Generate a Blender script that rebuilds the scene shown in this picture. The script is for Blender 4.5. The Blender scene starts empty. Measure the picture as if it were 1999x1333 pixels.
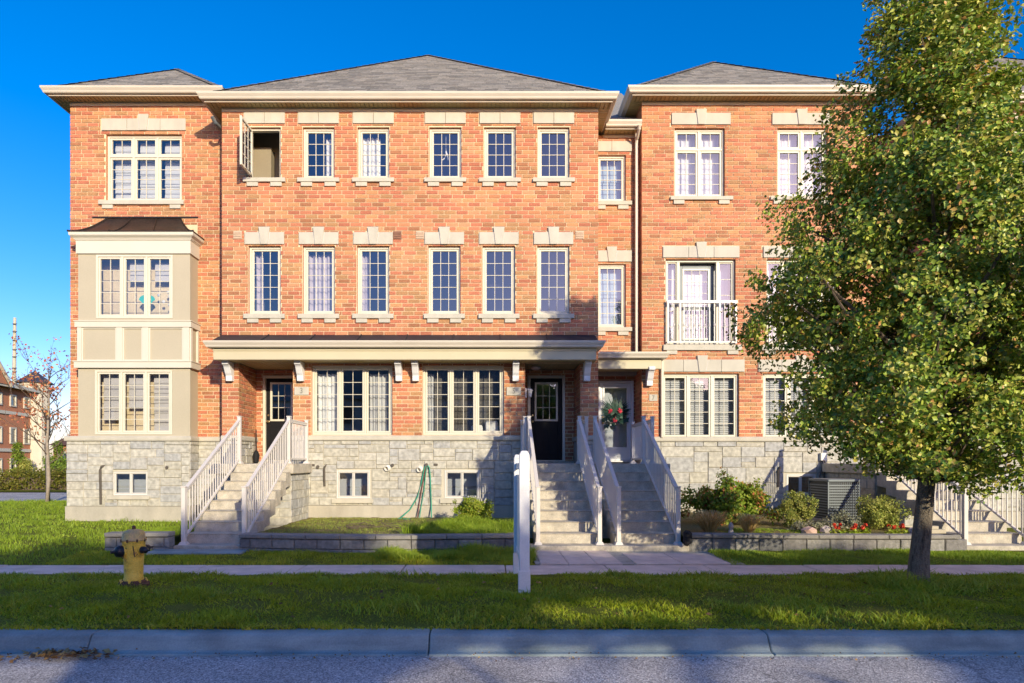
import bpy, bmesh, math, random
import numpy as np
from mathutils import Vector, Matrix
random.seed(7)
R = random.Random(11)
rad = math.radians
sc = bpy.context.scene
col = sc.collection

# ------------------------------------------------------------------ camera
F, CX, HY, CZ = 1215.0, 954.0, 901.0, 1.6          # focal length in photo pixels, vanishing point, eye height
cam_d = bpy.data.cameras.new('camera')
cam = bpy.data.objects.new('camera', cam_d); col.objects.link(cam)
cam.location = (0, 0, CZ); cam.rotation_euler = (rad(90), 0, 0)
cam_d.sensor_width = 36.0; cam_d.lens = 36.0 * F / 1999.0
cam_d.shift_x = (999.5 - CX) / 1999.0
cam_d.shift_y = (HY - 666.5) / 1999.0
cam_d.clip_start = 0.05; cam_d.clip_end = 3000
sc.camera = cam

# ------------------------------------------------------------------ sky and sun
SUN = Vector((0.51, -1.0, 0.326)).normalized()
elev = math.asin(SUN.z); azim = math.atan2(SUN.x, SUN.y)
w = bpy.data.worlds.new('World'); sc.world = w; w.use_nodes = True
nt = w.node_tree; nt.nodes.clear()
sky = nt.nodes.new('ShaderNodeTexSky'); sky.sky_type = 'NISHITA'; sky.sun_disc = False
sky.sun_elevation = elev; sky.sun_rotation = azim
sky.air_density = 1.0; sky.dust_density = 0.75; sky.ozone_density = 3.0; sky.altitude = 0
hs = nt.nodes.new('ShaderNodeHueSaturation'); hs.inputs['Saturation'].default_value = 1.42; hs.inputs['Value'].default_value = 1.0
bg = nt.nodes.new('ShaderNodeBackground'); bg.inputs['Strength'].default_value = 0.13
wo = nt.nodes.new('ShaderNodeOutputWorld')
tint = nt.nodes.new('ShaderNodeMix'); tint.data_type = 'RGBA'; tint.blend_type = 'MULTIPLY'; tint.inputs[0].default_value = 1.0; tint.inputs[7].default_value = (1.0, 0.79, 1.0, 1)
nt.links.new(sky.outputs[0], hs.inputs['Color']); nt.links.new(hs.outputs[0], tint.inputs[6]); nt.links.new(tint.outputs[2], bg.inputs['Color']); nt.links.new(bg.outputs[0], wo.inputs['Surface'])
sd = bpy.data.lights.new('sun', 'SUN'); sd.energy = 2.8; sd.angle = rad(0.53); sd.color = (1.0, 0.87, 0.62)
so = bpy.data.objects.new('sun', sd); col.objects.link(so); so.location = (15, -30, 20)
so.rotation_euler = SUN.to_track_quat('Z', 'Y').to_euler()
sc.view_settings.view_transform = 'Standard'; sc.view_settings.look = 'None'
sc.view_settings.exposure = 1.0; sc.view_settings.gamma = 1.0; sc.view_settings.use_curve_mapping = False
sc.cycles.use_denoising = True
sc.cycles.max_bounces = 8; sc.cycles.transparent_max_bounces = 12
sc.cycles.caustics_reflective = False; sc.cycles.caustics_refractive = False
sc.cycles.sample_clamp_indirect = 6.0

def WX(px, d): return (px - CX) / F * d
def WZ(py, d): return CZ + (HY - py) / F * d

# ------------------------------------------------------------------ materials
MATS = {}
def lin(c):
    return tuple((v / 12.92 if v <= 0.04045 else ((v + 0.055) / 1.055) ** 2.4) for v in c)
def new_mat(name):
    m = bpy.data.materials.new(name); m.use_nodes = True
    t = m.node_tree; t.nodes.clear()
    out = t.nodes.new('ShaderNodeOutputMaterial')
    b = t.nodes.new('ShaderNodeBsdfPrincipled'); t.links.new(b.outputs[0], out.inputs['Surface'])
    MATS[name] = m
    return m, t, b, out
def ramp(t, cols, interp='LINEAR'):
    r = t.nodes.new('ShaderNodeValToRGB'); e = r.color_ramp; e.interpolation = interp
    n = len(cols)
    while len(e.elements) < n: e.elements.new(0.5)
    for i, c in enumerate(cols):
        e.elements[i].position = (i / n) if interp == 'CONSTANT' else (i / max(1, n - 1))
        e.elements[i].color = (*c, 1)
    return r
def random_value(t):
    a = t.nodes.new('ShaderNodeAttribute'); a.attribute_name = 'bv'
    o = t.nodes.new('ShaderNodeObjectInfo')
    s = t.nodes.new('ShaderNodeMath'); s.operation = 'ADD'
    t.links.new(a.outputs['Fac'], s.inputs[0]); t.links.new(o.outputs['Random'], s.inputs[1])
    f = t.nodes.new('ShaderNodeMath'); f.operation = 'FRACT'; t.links.new(s.outputs[0], f.inputs[0])
    return f.outputs[0]
def noise(t, scale, detail=4, vec=None, stretch=None):
    n = t.nodes.new('ShaderNodeTexNoise'); n.inputs['Scale'].default_value = scale; n.inputs['Detail'].default_value = detail
    g = t.nodes.new('ShaderNodeNewGeometry')
    src = g.outputs['Position']
    if stretch:
        mp = t.nodes.new('ShaderNodeMapping'); mp.inputs['Scale'].default_value = stretch
        t.links.new(src, mp.inputs['Vector']); src = mp.outputs[0]
    t.links.new(src, n.inputs['Vector'])
    return n.outputs['Fac']
def mult(t, a, bfac, lo, hi):
    """multiply colour a by a grey that runs lo..hi with bfac"""
    mr = t.nodes.new('ShaderNodeMapRange'); mr.inputs['From Min'].default_value = 0.3; mr.inputs['From Max'].default_value = 0.7
    mr.inputs['To Min'].default_value = lo; mr.inputs['To Max'].default_value = hi
    t.links.new(bfac, mr.inputs['Value'])
    mx = t.nodes.new('ShaderNodeMix'); mx.data_type = 'RGBA'; mx.blend_type = 'MULTIPLY'; mx.inputs[0].default_value = 1
    t.links.new(a, mx.inputs[6]); t.links.new(mr.outputs[0], mx.inputs[7])
    return mx.outputs[2]
def M(name, cols, rough=0.7, scale=6, var=0.12, fine=60, bump=0.0, bscale=80, rnd=False, metal=0.0, spec=0.4, stretch=None, sat=None, bdist=0.01, wear=None):
    m, t, b, out = new_mat(name)
    if rnd:
        r = ramp(t, cols, 'CONSTANT' if rnd == 'C' else 'LINEAR'); t.links.new(random_value(t), r.inputs[0]); c = r.outputs[0]
        c = mult(t, c, noise(t, scale), 1 - var, 1 + var)
    elif len(cols) > 1:
        r = ramp(t, cols); mr = t.nodes.new('ShaderNodeMapRange'); mr.inputs['From Min'].default_value = 0.3; mr.inputs['From Max'].default_value = 0.7
        t.links.new(noise(t, scale, 5, stretch=stretch), mr.inputs['Value']); t.links.new(mr.outputs[0], r.inputs[0]); c = r.outputs[0]
        c = mult(t, c, noise(t, fine, 2), 1 - var, 1 + var)
    else:
        rg = t.nodes.new('ShaderNodeRGB'); rg.outputs[0].default_value = (*cols[0], 1)
        c = mult(t, rg.outputs[0], noise(t, scale, 5, stretch=stretch), 1 - var, 1 + var)
    if wear: c = mult(t, c, noise(t, wear[0], 6, stretch=wear[3] if len(wear) > 3 else None), wear[1], wear[2])      # broad weather stains
    t.links.new(c, b.inputs['Base Color'])
    b.inputs['Roughness'].default_value = rough; b.inputs['Metallic'].default_value = metal
    b.inputs['Specular IOR Level'].default_value = spec
    if bump:
        bp = t.nodes.new('ShaderNodeBump'); bp.inputs['Strength'].default_value = bump; bp.inputs['Distance'].default_value = bdist
        t.links.new(noise(t, bscale, 4), bp.inputs['Height']); t.links.new(bp.outputs[0], b.inputs['Normal'])
    return m
def leafmat(name, cols, trans=0.35, rough=0.5, spec=0.3):
    m, t, b, out = new_mat(name)
    r = ramp(t, cols); t.links.new(random_value(t), r.inputs[0])
    c = mult(t, r.outputs[0], noise(t, 3.0, 3), 0.8, 1.2)
    t.links.new(c, b.inputs['Base Color']); b.inputs['Roughness'].default_value = rough; b.inputs['Specular IOR Level'].default_value = spec
    tr = t.nodes.new('ShaderNodeBsdfTranslucent'); t.links.new(c, tr.inputs['Color'])
    mx = t.nodes.new('ShaderNodeMixShader'); mx.inputs[0].default_value = trans
    t.links.new(b.outputs[0], mx.inputs[1]); t.links.new(tr.outputs[0], mx.inputs[2]); t.links.new(mx.outputs[0], out.inputs['Surface'])
    return m
def glassmat(name, base=0.16, tint=(0.86, 0.9, 0.95), wav=0.004):
    m, t, b, out = new_mat(name); t.nodes.remove(b)
    tp = t.nodes.new('ShaderNodeBsdfTransparent'); tp.inputs['Color'].default_value = (*tint, 1)
    gl = t.nodes.new('ShaderNodeBsdfGlossy'); gl.inputs['Roughness'].default_value = 0.0; gl.inputs['Color'].default_value = (0.95, 0.97, 1, 1)
    bp = t.nodes.new('ShaderNodeBump'); bp.inputs['Strength'].default_value = 0.25; bp.inputs['Distance'].default_value = wav
    t.links.new(noise(t, 2.2, 1), bp.inputs['Height']); t.links.new(bp.outputs[0], gl.inputs['Normal'])
    lw = t.nodes.new('ShaderNodeFresnel'); lw.inputs['IOR'].default_value = 1.5
    mr = t.nodes.new('ShaderNodeMapRange'); mr.inputs['From Min'].default_value = 0.04; mr.inputs['From Max'].default_value = 1.0
    mr.inputs['To Min'].default_value = base; mr.inputs['To Max'].default_value = 1.0; mr.clamp = True
    t.links.new(lw.outputs[0], mr.inputs['Value'])
    mx = t.nodes.new('ShaderNodeMixShader'); t.links.new(mr.outputs[0], mx.inputs[0])
    t.links.new(tp.outputs[0], mx.inputs[1]); t.links.new(gl.outputs[0], mx.inputs[2]); t.links.new(mx.outputs[0], out.inputs['Surface'])
    return m

M('brick', [(.53,.225,.11), (.50,.175,.095), (.55,.265,.12), (.42,.145,.08), (.42,.22,.10), (.51,.19,.10), (.56,.255,.13), (.36,.155,.075), (.49,.205,.095)], rough=0.85, scale=42, var=0.30, rnd='C', bump=0.5, bscale=120, bdist=0.004, wear=(.8, .86, 1.10))
M('brick_far', [(.46,.17,.09), (.54,.23,.12), (.50,.19,.10)], rough=0.85, scale=14, var=0.2, rnd=False, bump=0.2)
M('mortar', [(.78,.64,.42), (.72,.58,.37)], rough=0.95, scale=9, var=0.1, bump=0.3, wear=(.8, .84, 1.06))
M('reveal_brick', [(.52,.24,.12), (.45,.2,.1)], rough=0.9, scale=18, var=0.15, bump=0.3)
M('ashlar', [(.44,.425,.37), (.47,.455,.395), (.42,.41,.375), (.48,.46,.395), (.44,.42,.35), (.385,.385,.37), (.455,.43,.36), (.43,.425,.395)], rough=0.9, scale=11, var=0.26, rnd='C', bump=0.7, bscale=45, bdist=0.012)
M('stone_mortar', [(.56,.52,.42), (.50,.47,.38)], rough=0.95, scale=6, var=0.08, bump=0.2)
M('limestone', [(.54,.505,.415), (.50,.47,.385)], rough=0.8, scale=3.5, var=0.05, fine=90, bump=0.15, bscale=160, wear=(5, .90, 1.04, (1, 1, .35)))
M('parge', [(.50,.46,.37), (.43,.40,.33)], rough=0.9, scale=2.2, var=0.06, fine=40, bump=0.25, bscale=60, wear=(4, .82, 1.05, (1, 1, .3)))
M('vinyl', [(.65,.61,.49)], rough=0.45, scale=2, var=0.03)
M('vinyl_white', [(.65,.63,.58)], rough=0.45, scale=2, var=0.03)
M('gutter_paint', [(.60,.54,.44)], rough=0.4, scale=1.5, var=0.05)
M('roof_brown', [(.15,.12,.10), (.20,.16,.13)], rough=0.9, scale=3, var=0.2)
M('soffit', [(.46,.37,.17), (.42,.33,.15)], rough=0.5, scale=2, var=0.08, fine=10)
M('trim_beige', [(.55,.49,.33)], rough=0.6, scale=1.5, var=0.04)
M('panel_tan', [(.47,.42,.31), (.445,.395,.29)], rough=0.75, scale=1.6, var=0.04, fine=60, bump=0.1, bscale=200)
M('trim_cream', [(.62,.58,.48)], rough=0.6, scale=1.5, var=0.03)
M('shingle', [(.21,.20,.185), (.27,.255,.23), (.24,.23,.21), (.17,.165,.155), (.29,.275,.25)], rough=0.95, scale=22, var=0.2, rnd='C', bump=0.4, bscale=140)
M('bronze_metal', [(.055,.042,.035), (.09,.065,.05)], rough=0.32, scale=2.5, var=0.2, fine=20, metal=0.6)
M('black_metal', [(.020,.022,.030), (.032,.034,.042)], rough=0.55, scale=3, var=0.15, spec=.25)
M('concrete', [(.46,.42,.34), (.55,.50,.41), (.38,.35,.29)], rough=0.9, scale=3.2, var=0.14, fine=50, bump=0.5, bscale=90, wear=(7, .78, 1.08))
M('sidewalk_concrete', [(.74,.58,.48), (.82,.66,.55), (.68,.54,.45)], rough=0.92, scale=2.4, var=0.1, fine=140, bump=0.3, bscale=180, wear=(3.5, .84, 1.07))
M('kerb_concrete', [(.27,.33,.32), (.33,.385,.37), (.23,.285,.28)], rough=0.9, scale=2.6, var=0.09, fine=60, bump=0.5, bscale=110, stretch=(0.35, 1, 3), wear=(3, .74, 1.12))
M('wall_block', [(.22,.21,.20), (.29,.28,.26), (.19,.19,.185), (.26,.25,.23), (.15,.15,.15)], rough=0.95, scale=14, var=0.25, rnd='C', bump=0.9, bscale=60, bdist=0.02)
M('wall_cap', [(.22,.21,.195), (.28,.265,.24)], rough=0.95, scale=7, var=0.15, bump=0.6, bscale=80)
M('paint_white', [(.80,.80,.80), (.70,.70,.70)], rough=0.55, scale=5, var=0.05, fine=60, bump=0.1)
M('rail_white', [(.66,.62,.58)], rough=0.4, scale=2, var=0.03)
M('door_black', [(.009,.009,.010)], rough=0.55, scale=4, var=0.2, spec=.2)
M('door_white', [(.74,.76,.78)], rough=0.4, scale=2, var=0.03)
M('interior', [(.34,.32,.29), (.28,.26,.24)], rough=0.9, scale=1.0, var=0.1)
M('interior_olive', [(.30,.26,.18), (.26,.22,.15)], rough=0.9, scale=1.0, var=0.1)
M('curtain_white', [(.84,.84,.82), (.74,.74,.74)], rough=0.9, scale=3, var=0.06)
M('curtain_mauve', [(.56,.50,.54), (.48,.43,.48)], rough=0.9, scale=3, var=0.08)
M('curtain_grey', [(.66,.66,.64), (.52,.52,.52)], rough=0.9, scale=3, var=0.1)
M('blind_sky_tint', [(.36,.46,.54), (.30,.40,.48)], rough=0.8, scale=2, var=0.06)  # blue stands in for sky mirrored in the link windows
M('blind', [(.66,.67,.67), (.58,.59,.61)], rough=0.8, scale=2, var=0.05)
M('shade_taupe', [(.60,.57,.56), (.50,.48,.48)], rough=0.9, scale=2, var=0.06)
M('bark', [(.10,.082,.062), (.20,.17,.13), (.06,.05,.04)], rough=0.95, scale=26, var=0.25, fine=90, bump=1.0, bscale=55, stretch=(1, 1, 0.22), bdist=0.03)
M('twig', [(.10,.075,.055), (.16,.12,.09)], rough=0.9, scale=10, var=0.2)
M('pale_bark', [(.36,.31,.26), (.26,.22,.18)], rough=0.9, scale=12, var=0.2)
M('hydrant_yellow', [(.50,.27,.09), (.90,.58,.07), (.96,.66,.11), (.92,.62,.09)], rough=0.5, scale=13, var=0.16, fine=70, bump=0.25, bscale=90)
M('hydrant_black', [(.018,.02,.03)], rough=0.4, scale=8, var=0.3, bump=0.2)
M('rust', [(.16,.07,.04), (.10,.05,.035), (.22,.11,.06)], rough=0.9, scale=18, var=0.25, bump=0.5)
M('hydrant_bonnet', [(.80,.56,.16), (.70,.46,.17), (.56,.34,.16)], rough=0.55, scale=12, var=0.18, bump=0.2)
M('soil', [(.14,.095,.055), (.22,.16,.09), (.10,.075,.045)], rough=1.0, scale=9, var=0.3, fine=80, bump=0.8, bscale=40, bdist=0.02)
M('hose_green', [(.05,.30,.20)], rough=0.4, scale=3, var=0.1)
M('hose_red', [(.16,.06,.05)], rough=0.5, scale=3, var=0.1)
M('pipe_dark', [(.10,.085,.07)], rough=0.5, scale=5, var=0.15)
M('pipe_white', [(.80,.77,.70)], rough=0.5, scale=5, var=0.05)
M('ac_grey', [(.15,.175,.19)], rough=0.5, scale=4, var=0.08, metal=0.2)
M('ac_dark', [(.03,.035,.04)], rough=0.6, scale=4, var=0.1)
M('rock', [(.42,.36,.32), (.55,.47,.42), (.33,.30,.28)], rough=0.95, scale=12, var=0.15, bump=0.6, bscale=30)
M('rock_pink', [(.55,.36,.30), (.62,.44,.37)], rough=0.95, scale=9, var=0.15, bump=0.5)
M('petal_red', [(.70,.045,.02), (.62,.08,.03)], rough=0.6, scale=30, var=0.15)
M('petal_pink', [(.75,.10,.16), (.6,.04,.07)], rough=0.6, scale=30, var=0.15)
M('teal', [(.05,.48,.42)], rough=0.6, scale=4, var=0.05)
M('ink', [(.20,.19,.16)], rough=0.6, scale=4, var=0.05)
M('brass', [(.55,.42,.2)], rough=0.3, scale=4, var=0.05, metal=0.9)
M('lamp_pink', [(.80,.62,.55)], rough=0.6, scale=4, var=0.03)
M('siding', [(.58,.58,.58), (.54,.54,.54)], rough=0.7, scale=2, var=0.05)
M('dark_slate', [(.03,.035,.06), (.045,.05,.08)], rough=0.7, scale=4, var=0.15)
M('stucco_cream', [(.66,.60,.48), (.60,.54,.43)], rough=0.9, scale=2, var=0.06)
M('wood_pole', [(.50,.48,.38), (.40,.39,.30)], rough=0.9, scale=3, var=0.15, stretch=(6, 6, .5))
M('dead_leaf', [(.22,.11,.04), (.34,.20,.07), (.12,.07,.03), (.42,.28,.10)], rough=0.9, scale=20, var=0.2, rnd='C')
M('cap_black', [(.01,.01,.012)], rough=0.8, scale=8, var=0.2)
M('vent_brick', [(.50,.36,.25), (.58,.44,.32)], rough=0.8, scale=20, var=0.1)
M('vent_brown', [(.22,.11,.07), (.28,.14,.09)], rough=0.7, scale=20, var=0.1)
M('net_taupe', [(.17,.155,.13), (.09,.085,.075), (.22,.20,.165)], rough=0.9, scale=26, var=0.3, fine=70)
glassmat('glass', 0.16, tint=(.96,.98,1.0))
glassmat('glass_clear', 0.24, wav=0.002)
leafmat('leaf_pear', [(.045,.10,.012), (.16,.27,.028), (.28,.39,.042), (.50,.55,.09), (.58,.49,.11), (.08,.16,.016), (.60,.29,.09), (.22,.34,.038)], trans=0.18, rough=.40, spec=.4)
leafmat('leaf_shrub', [(.14,.24,.03), (.22,.32,.04), (.32,.40,.06), (.16,.26,.035)])
leafmat('leaf_redshrub', [(.16,.28,.03), (.30,.40,.045), (.48,.50,.08), (.55,.16,.09), (.22,.34,.04), (.34,.42,.05)])
leafmat('leaf_lime', [(.30,.42,.035), (.42,.50,.05), (.22,.34,.03), (.55,.50,.07)])
leafmat('leaf_box', [(.20,.27,.05), (.30,.36,.07), (.42,.44,.10), (.48,.44,.11)])
leafmat('leaf_autumn', [(.62,.22,.09), (.66,.32,.14), (.58,.14,.09), (.66,.44,.13)])
leafmat('leaf_grey', [(.22,.24,.15), (.32,.33,.22), (.40,.36,.24)])
leafmat('blade_straw', [(.80,.62,.28), (.70,.50,.18), (.86,.70,.36), (.58,.36,.11)], trans=0.25)
leafmat('blade_green', [(.22,.30,.012), (.32,.40,.018), (.44,.48,.025), (.60,.56,.07), (.26,.34,.014)], trans=0.35)
leafmat('blade_lush', [(.22,.34,.025), (.30,.42,.035), (.42,.50,.06), (.24,.36,.028)], trans=0.35)
leafmat('hedge_leaf', [(.14,.16,.02), (.20,.20,.03), (.09,.12,.02), (.30,.24,.05)])
leafmat('palm_dark', [(.010,.040,.030), (.02,.07,.05), (.03,.10,.07)], trans=0.2)
# lawn: soil and thatch under the blades
def lawnmat(name, cols):
    m, t, b, out = new_mat(name)
    r = ramp(t, cols); t.links.new(noise(t, 2.6, 6), r.inputs[0])
    c = mult(t, r.outputs[0], noise(t, 55, 3), 0.6, 1.4)
    t.links.new(c, b.inputs['Base Color']); b.inputs['Roughness'].default_value = 1; b.inputs['Specular IOR Level'].default_value = 0.1
    bp = t.nodes.new('ShaderNodeBump'); bp.inputs['Strength'].default_value = 0.8; bp.inputs['Distance'].default_value = 0.03
    t.links.new(noise(t, 70, 4), bp.inputs['Height']); t.links.new(bp.outputs[0], b.inputs['Normal'])
lawnmat('lawn', [(.11,.13,.018), (.14,.16,.022), (.19,.18,.04)])
lawnmat('garden_soil', [(.17,.14,.05), (.26,.21,.09), (.14,.16,.04)])
# asphalt with visible stone chips
m, t, b, out = new_mat('asphalt')
vo = t.nodes.new('ShaderNodeTexVoronoi'); vo.inputs['Scale'].default_value = 95
g = t.nodes.new('ShaderNodeNewGeometry'); t.links.new(g.outputs['Position'], vo.inputs['Vector'])
r = ramp(t, [(.20,.18,.175), (.36,.33,.31), (.50,.46,.43), (.80,.74,.69)])
sep = t.nodes.new('ShaderNodeSeparateColor'); t.links.new(vo.outputs['Color'], sep.inputs[0]); t.links.new(sep.outputs[0], r.inputs[0])
c = mult(t, r.outputs[0], noise(t, 1.1, 6), 0.80, 1.16)
t.links.new(c, b.inputs['Base Color']); b.inputs['Roughness'].default_value = 0.9
ve = t.nodes.new('ShaderNodeTexVoronoi'); ve.feature = 'DISTANCE_TO_EDGE'; ve.inputs['Scale'].default_value = 0.55       # hairline cracks
nz_ = t.nodes.new('ShaderNodeTexNoise'); nz_.inputs['Scale'].default_value = 2.5; nz_.inputs['Detail'].default_value = 6
t.links.new(g.outputs['Position'], nz_.inputs['Vector'])
av = t.nodes.new('ShaderNodeMix'); av.data_type = 'RGBA'; av.blend_type = 'ADD'; av.inputs[0].default_value = 0.35
t.links.new(g.outputs['Position'], av.inputs[6]); t.links.new(nz_.outputs['Color'], av.inputs[7]); t.links.new(av.outputs[2], ve.inputs['Vector'])
lt = t.nodes.new('ShaderNodeMapRange'); lt.inputs['From Min'].default_value = 0.002; lt.inputs['From Max'].default_value = 0.007; lt.inputs['To Min'].default_value = 0.66; lt.inputs['To Max'].default_value = 1.0
t.links.new(ve.outputs['Distance'], lt.inputs['Value'])
cm = t.nodes.new('ShaderNodeMix'); cm.data_type = 'RGBA'; cm.blend_type = 'MULTIPLY'; cm.inputs[0].default_value = 1.0
t.links.new(c, cm.inputs[6]); t.links.new(lt.outputs[0], cm.inputs[7]); t.links.new(cm.outputs[2], b.inputs['Base Color'])
bp = t.nodes.new('ShaderNodeBump'); bp.inputs['Strength'].default_value = 0.6; bp.inputs['Distance'].default_value = 0.006
t.links.new(vo.outputs['Distance'], bp.inputs['Height']); t.links.new(bp.outputs[0], b.inputs['Normal'])
# hidden side and rear walls: far too oblique to tell bricks apart
m, t, b, out = new_mat('side_brick')
bt = t.nodes.new('ShaderNodeTexBrick'); bt.inputs['Scale'].default_value = 1.0
bt.inputs['Brick Width'].default_value = 0.29; bt.inputs['Row Height'].default_value = 0.097; bt.inputs['Mortar Size'].default_value = 0.006
bt.inputs['Color1'].default_value = (.58,.24,.10,1); bt.inputs['Color2'].default_value = (.50,.17,.08,1); bt.inputs['Mortar'].default_value = (.62,.46,.27,1)
g = t.nodes.new('ShaderNodeNewGeometry'); sx = t.nodes.new('ShaderNodeSeparateXYZ'); cx = t.nodes.new('ShaderNodeCombineXYZ')
ad = t.nodes.new('ShaderNodeMath'); ad.operation = 'ADD'
t.links.new(g.outputs['Position'], sx.inputs[0]); t.links.new(sx.outputs[0], ad.inputs[0]); t.links.new(sx.outputs[1], ad.inputs[1])
t.links.new(ad.outputs[0], cx.inputs[0]); t.links.new(sx.outputs[2], cx.inputs[1]); t.links.new(cx.outputs[0], bt.inputs['Vector'])
t.links.new(bt.outputs['Color'], b.inputs['Base Color']); b.inputs['Roughness'].default_value = 0.9

# ------------------------------------------------------------------ mesh helpers
class MB:
    def __init__(s): s.v = []; s.f = []; s.a = []
    def add(s, vs, fs, a=0.0):
        n = len(s.v); s.v += [tuple(p) for p in vs]; s.f += [tuple(i + n for i in f) for f in fs]; s.a += [a] * len(fs); return s
    def box(s, x0, x1, y0, y1, z0, z1, a=0.0):
        vs = [(x0,y0,z0),(x1,y0,z0),(x1,y1,z0),(x0,y1,z0),(x0,y0,z1),(x1,y0,z1),(x1,y1,z1),(x0,y1,z1)]
        return s.add(vs, [(0,3,2,1),(4,5,6,7),(0,1,5,4),(1,2,6,5),(2,3,7,6),(3,0,4,7)], a)
    def quad(s, p0, p1, p2, p3, a=0.0): return s.add([p0, p1, p2, p3], [(0,1,2,3)], a)
    def prism(s, poly, axis, a0, a1, a=0.0):
        """poly in the plane across `axis` ('x': (y,z), 'y': (x,z), 'z': (x,y)), extruded a0..a1"""
        def P(p, t): return (t, p[0], p[1]) if axis == 'x' else ((p[0], t, p[1]) if axis == 'y' else (p[0], p[1], t))
        n = len(poly); vs = [P(p, a0) for p in poly] + [P(p, a1) for p in poly]
        fs = [tuple(range(n))[::-1], tuple(range(n, 2*n))] + [(i, (i+1) % n, n + (i+1) % n, n + i) for i in range(n)]
        return s.add(vs, fs, a)
    def tube(s, pts, r, n=8, cap=True, a=0.0):
        pts = [Vector(p) for p in pts]; rs = r if isinstance(r, (list, tuple)) else [r] * len(pts)
        rings = []; up = Vector((0.13, 0.31, 1)).normalized()
        for i, p in enumerate(pts):
            d = (pts[min(i+1, len(pts)-1)] - pts[max(i-1, 0)])
            if d.length < 1e-9: d = Vector((0,0,1))
            d.normalize(); q = up if abs(d.dot(up)) < 0.95 else Vector((1,0,0))
            u = d.cross(q).normalized(); v = d.cross(u)
            rings.append([p + (u * math.cos(2*math.pi*k/n) + v * math.sin(2*math.pi*k/n)) * rs[i] for k in range(n)])
        vs = [q for ring in rings for q in ring]; fs = []
        for i in range(len(pts)-1):
            for k in range(n): fs.append((i*n+k, i*n+(k+1) % n, (i+1)*n+(k+1) % n, (i+1)*n+k))
        if cap: fs += [tuple(range(n)), tuple(range((len(pts)-1)*n, len(pts)*n))[::-1]]
        return s.add(vs, fs, a)
    def lathe(s, prof, c, n=20, axis='z', a=0.0):
        """prof: (radius, height); axis may be 'z' or a unit direction"""
        ax = Vector((0,0,1)) if axis == 'z' else Vector(axis).normalized()
        q = Vector((1,0,0)) if abs(ax.x) < 0.9 else Vector((0,1,0))
        u = ax.cross(q).normalized(); v = ax.cross(u); c = Vector(c); vs = []; fs = []
        for (r, h) in prof:
            for k in range(n): vs.append(c + ax*h + (u*math.cos(2*math.pi*k/n) + v*math.sin(2*math.pi*k/n))*r)
        for i in range(len(prof)-1):
            for k in range(n): fs.append((i*n+k, i*n+(k+1) % n, (i+1)*n+(k+1) % n, (i+1)*n+k))
        fs += [tuple(range(n)), tuple(range((len(prof)-1)*n, len(prof)*n))[::-1]]
        return s.add(vs, fs, a)
    def mesh(s, name, bevel=0.0, smooth=False, attr=False):
        me = bpy.data.meshes.new(name); me.from_pydata(s.v, [], s.f)
        if attr:
            at = me.attributes.new('bv', 'FLOAT', 'FACE'); at.data.foreach_set('value', np.array(s.a, dtype=np.float32))
        bm = bmesh.new(); bm.from_mesh(me)
        bmesh.ops.recalc_face_normals(bm, faces=bm.faces)
        if bevel:
            ed = [e for e in bm.edges if len(e.link_faces) == 2 and e.calc_face_angle(0) > 0.6]
            bmesh.ops.bevel(bm, geom=ed, offset=bevel, segments=1, affect='EDGES', clamp_overlap=True)
        bm.to_mesh(me); bm.free()
        if smooth:
            for p in me.polygons: p.use_smooth = True
        return me
    def build(s, name, mat, parent=None, bevel=0.0, smooth=False, attr=False):
        me = s.mesh(name, bevel, smooth, attr); me.materials.append(MATS[mat])
        return put(name, me, parent)
def put(name, me, parent=None, loc=None, rz=0.0):
    o = bpy.data.objects.new(name, me); col.objects.link(o)
    if loc is not None: o.location = loc
    if rz: o.rotation_euler[2] = rz
    if parent is not None: adopt(o, parent)
    return o
def adopt(o, p):
    o.parent = p; o.matrix_parent_inverse = world_of(p).inverted()
def world_of(o):
    m = Matrix.Translation(o.location) @ o.rotation_euler.to_matrix().to_4x4()
    return (world_of(o.parent) @ o.matrix_parent_inverse @ m) if o.parent else m
def thing(name, label, cat, loc=(0,0,0), group=None):
    o = bpy.data.objects.new(name, None); col.objects.link(o); o.location = loc; o.empty_display_size = 0.2
    return tag(o, label, cat, group)
def tag(o, label, cat, group=None):
    o['label'] = label; o['category'] = cat
    if group: o['group'] = group
    return o
def structure(o, label=None):
    o['kind'] = 'structure'
    if label: o['label'] = label
    return o
def stuff(o): o['kind'] = 'stuff'; return o
def np_mesh(name, V, Fc, mat, attr=None, smooth=False):
    V = np.asarray(V, dtype=np.float32).reshape(-1, 3); Fc = np.asarray(Fc, dtype=np.int32); k = Fc.shape[1]
    me = bpy.data.meshes.new(name); me.vertices.add(len(V)); me.vertices.foreach_set('co', V.ravel())
    me.loops.add(Fc.size); me.loops.foreach_set('vertex_index', Fc.ravel())
    me.polygons.add(len(Fc)); me.polygons.foreach_set('loop_start', np.arange(0, Fc.size, k, dtype=np.int32))
    me.polygons.foreach_set('loop_total', np.full(len(Fc), k, dtype=np.int32))
    if smooth: me.polygons.foreach_set('use_smooth', np.ones(len(Fc), dtype=bool))
    if attr is not None:
        at = me.attributes.new('bv', 'FLOAT', 'FACE'); at.data.foreach_set('value', np.asarray(attr, dtype=np.float32))
    me.update(calc_edges=True); me.materials.append(MATS[mat])
    return me

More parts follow.
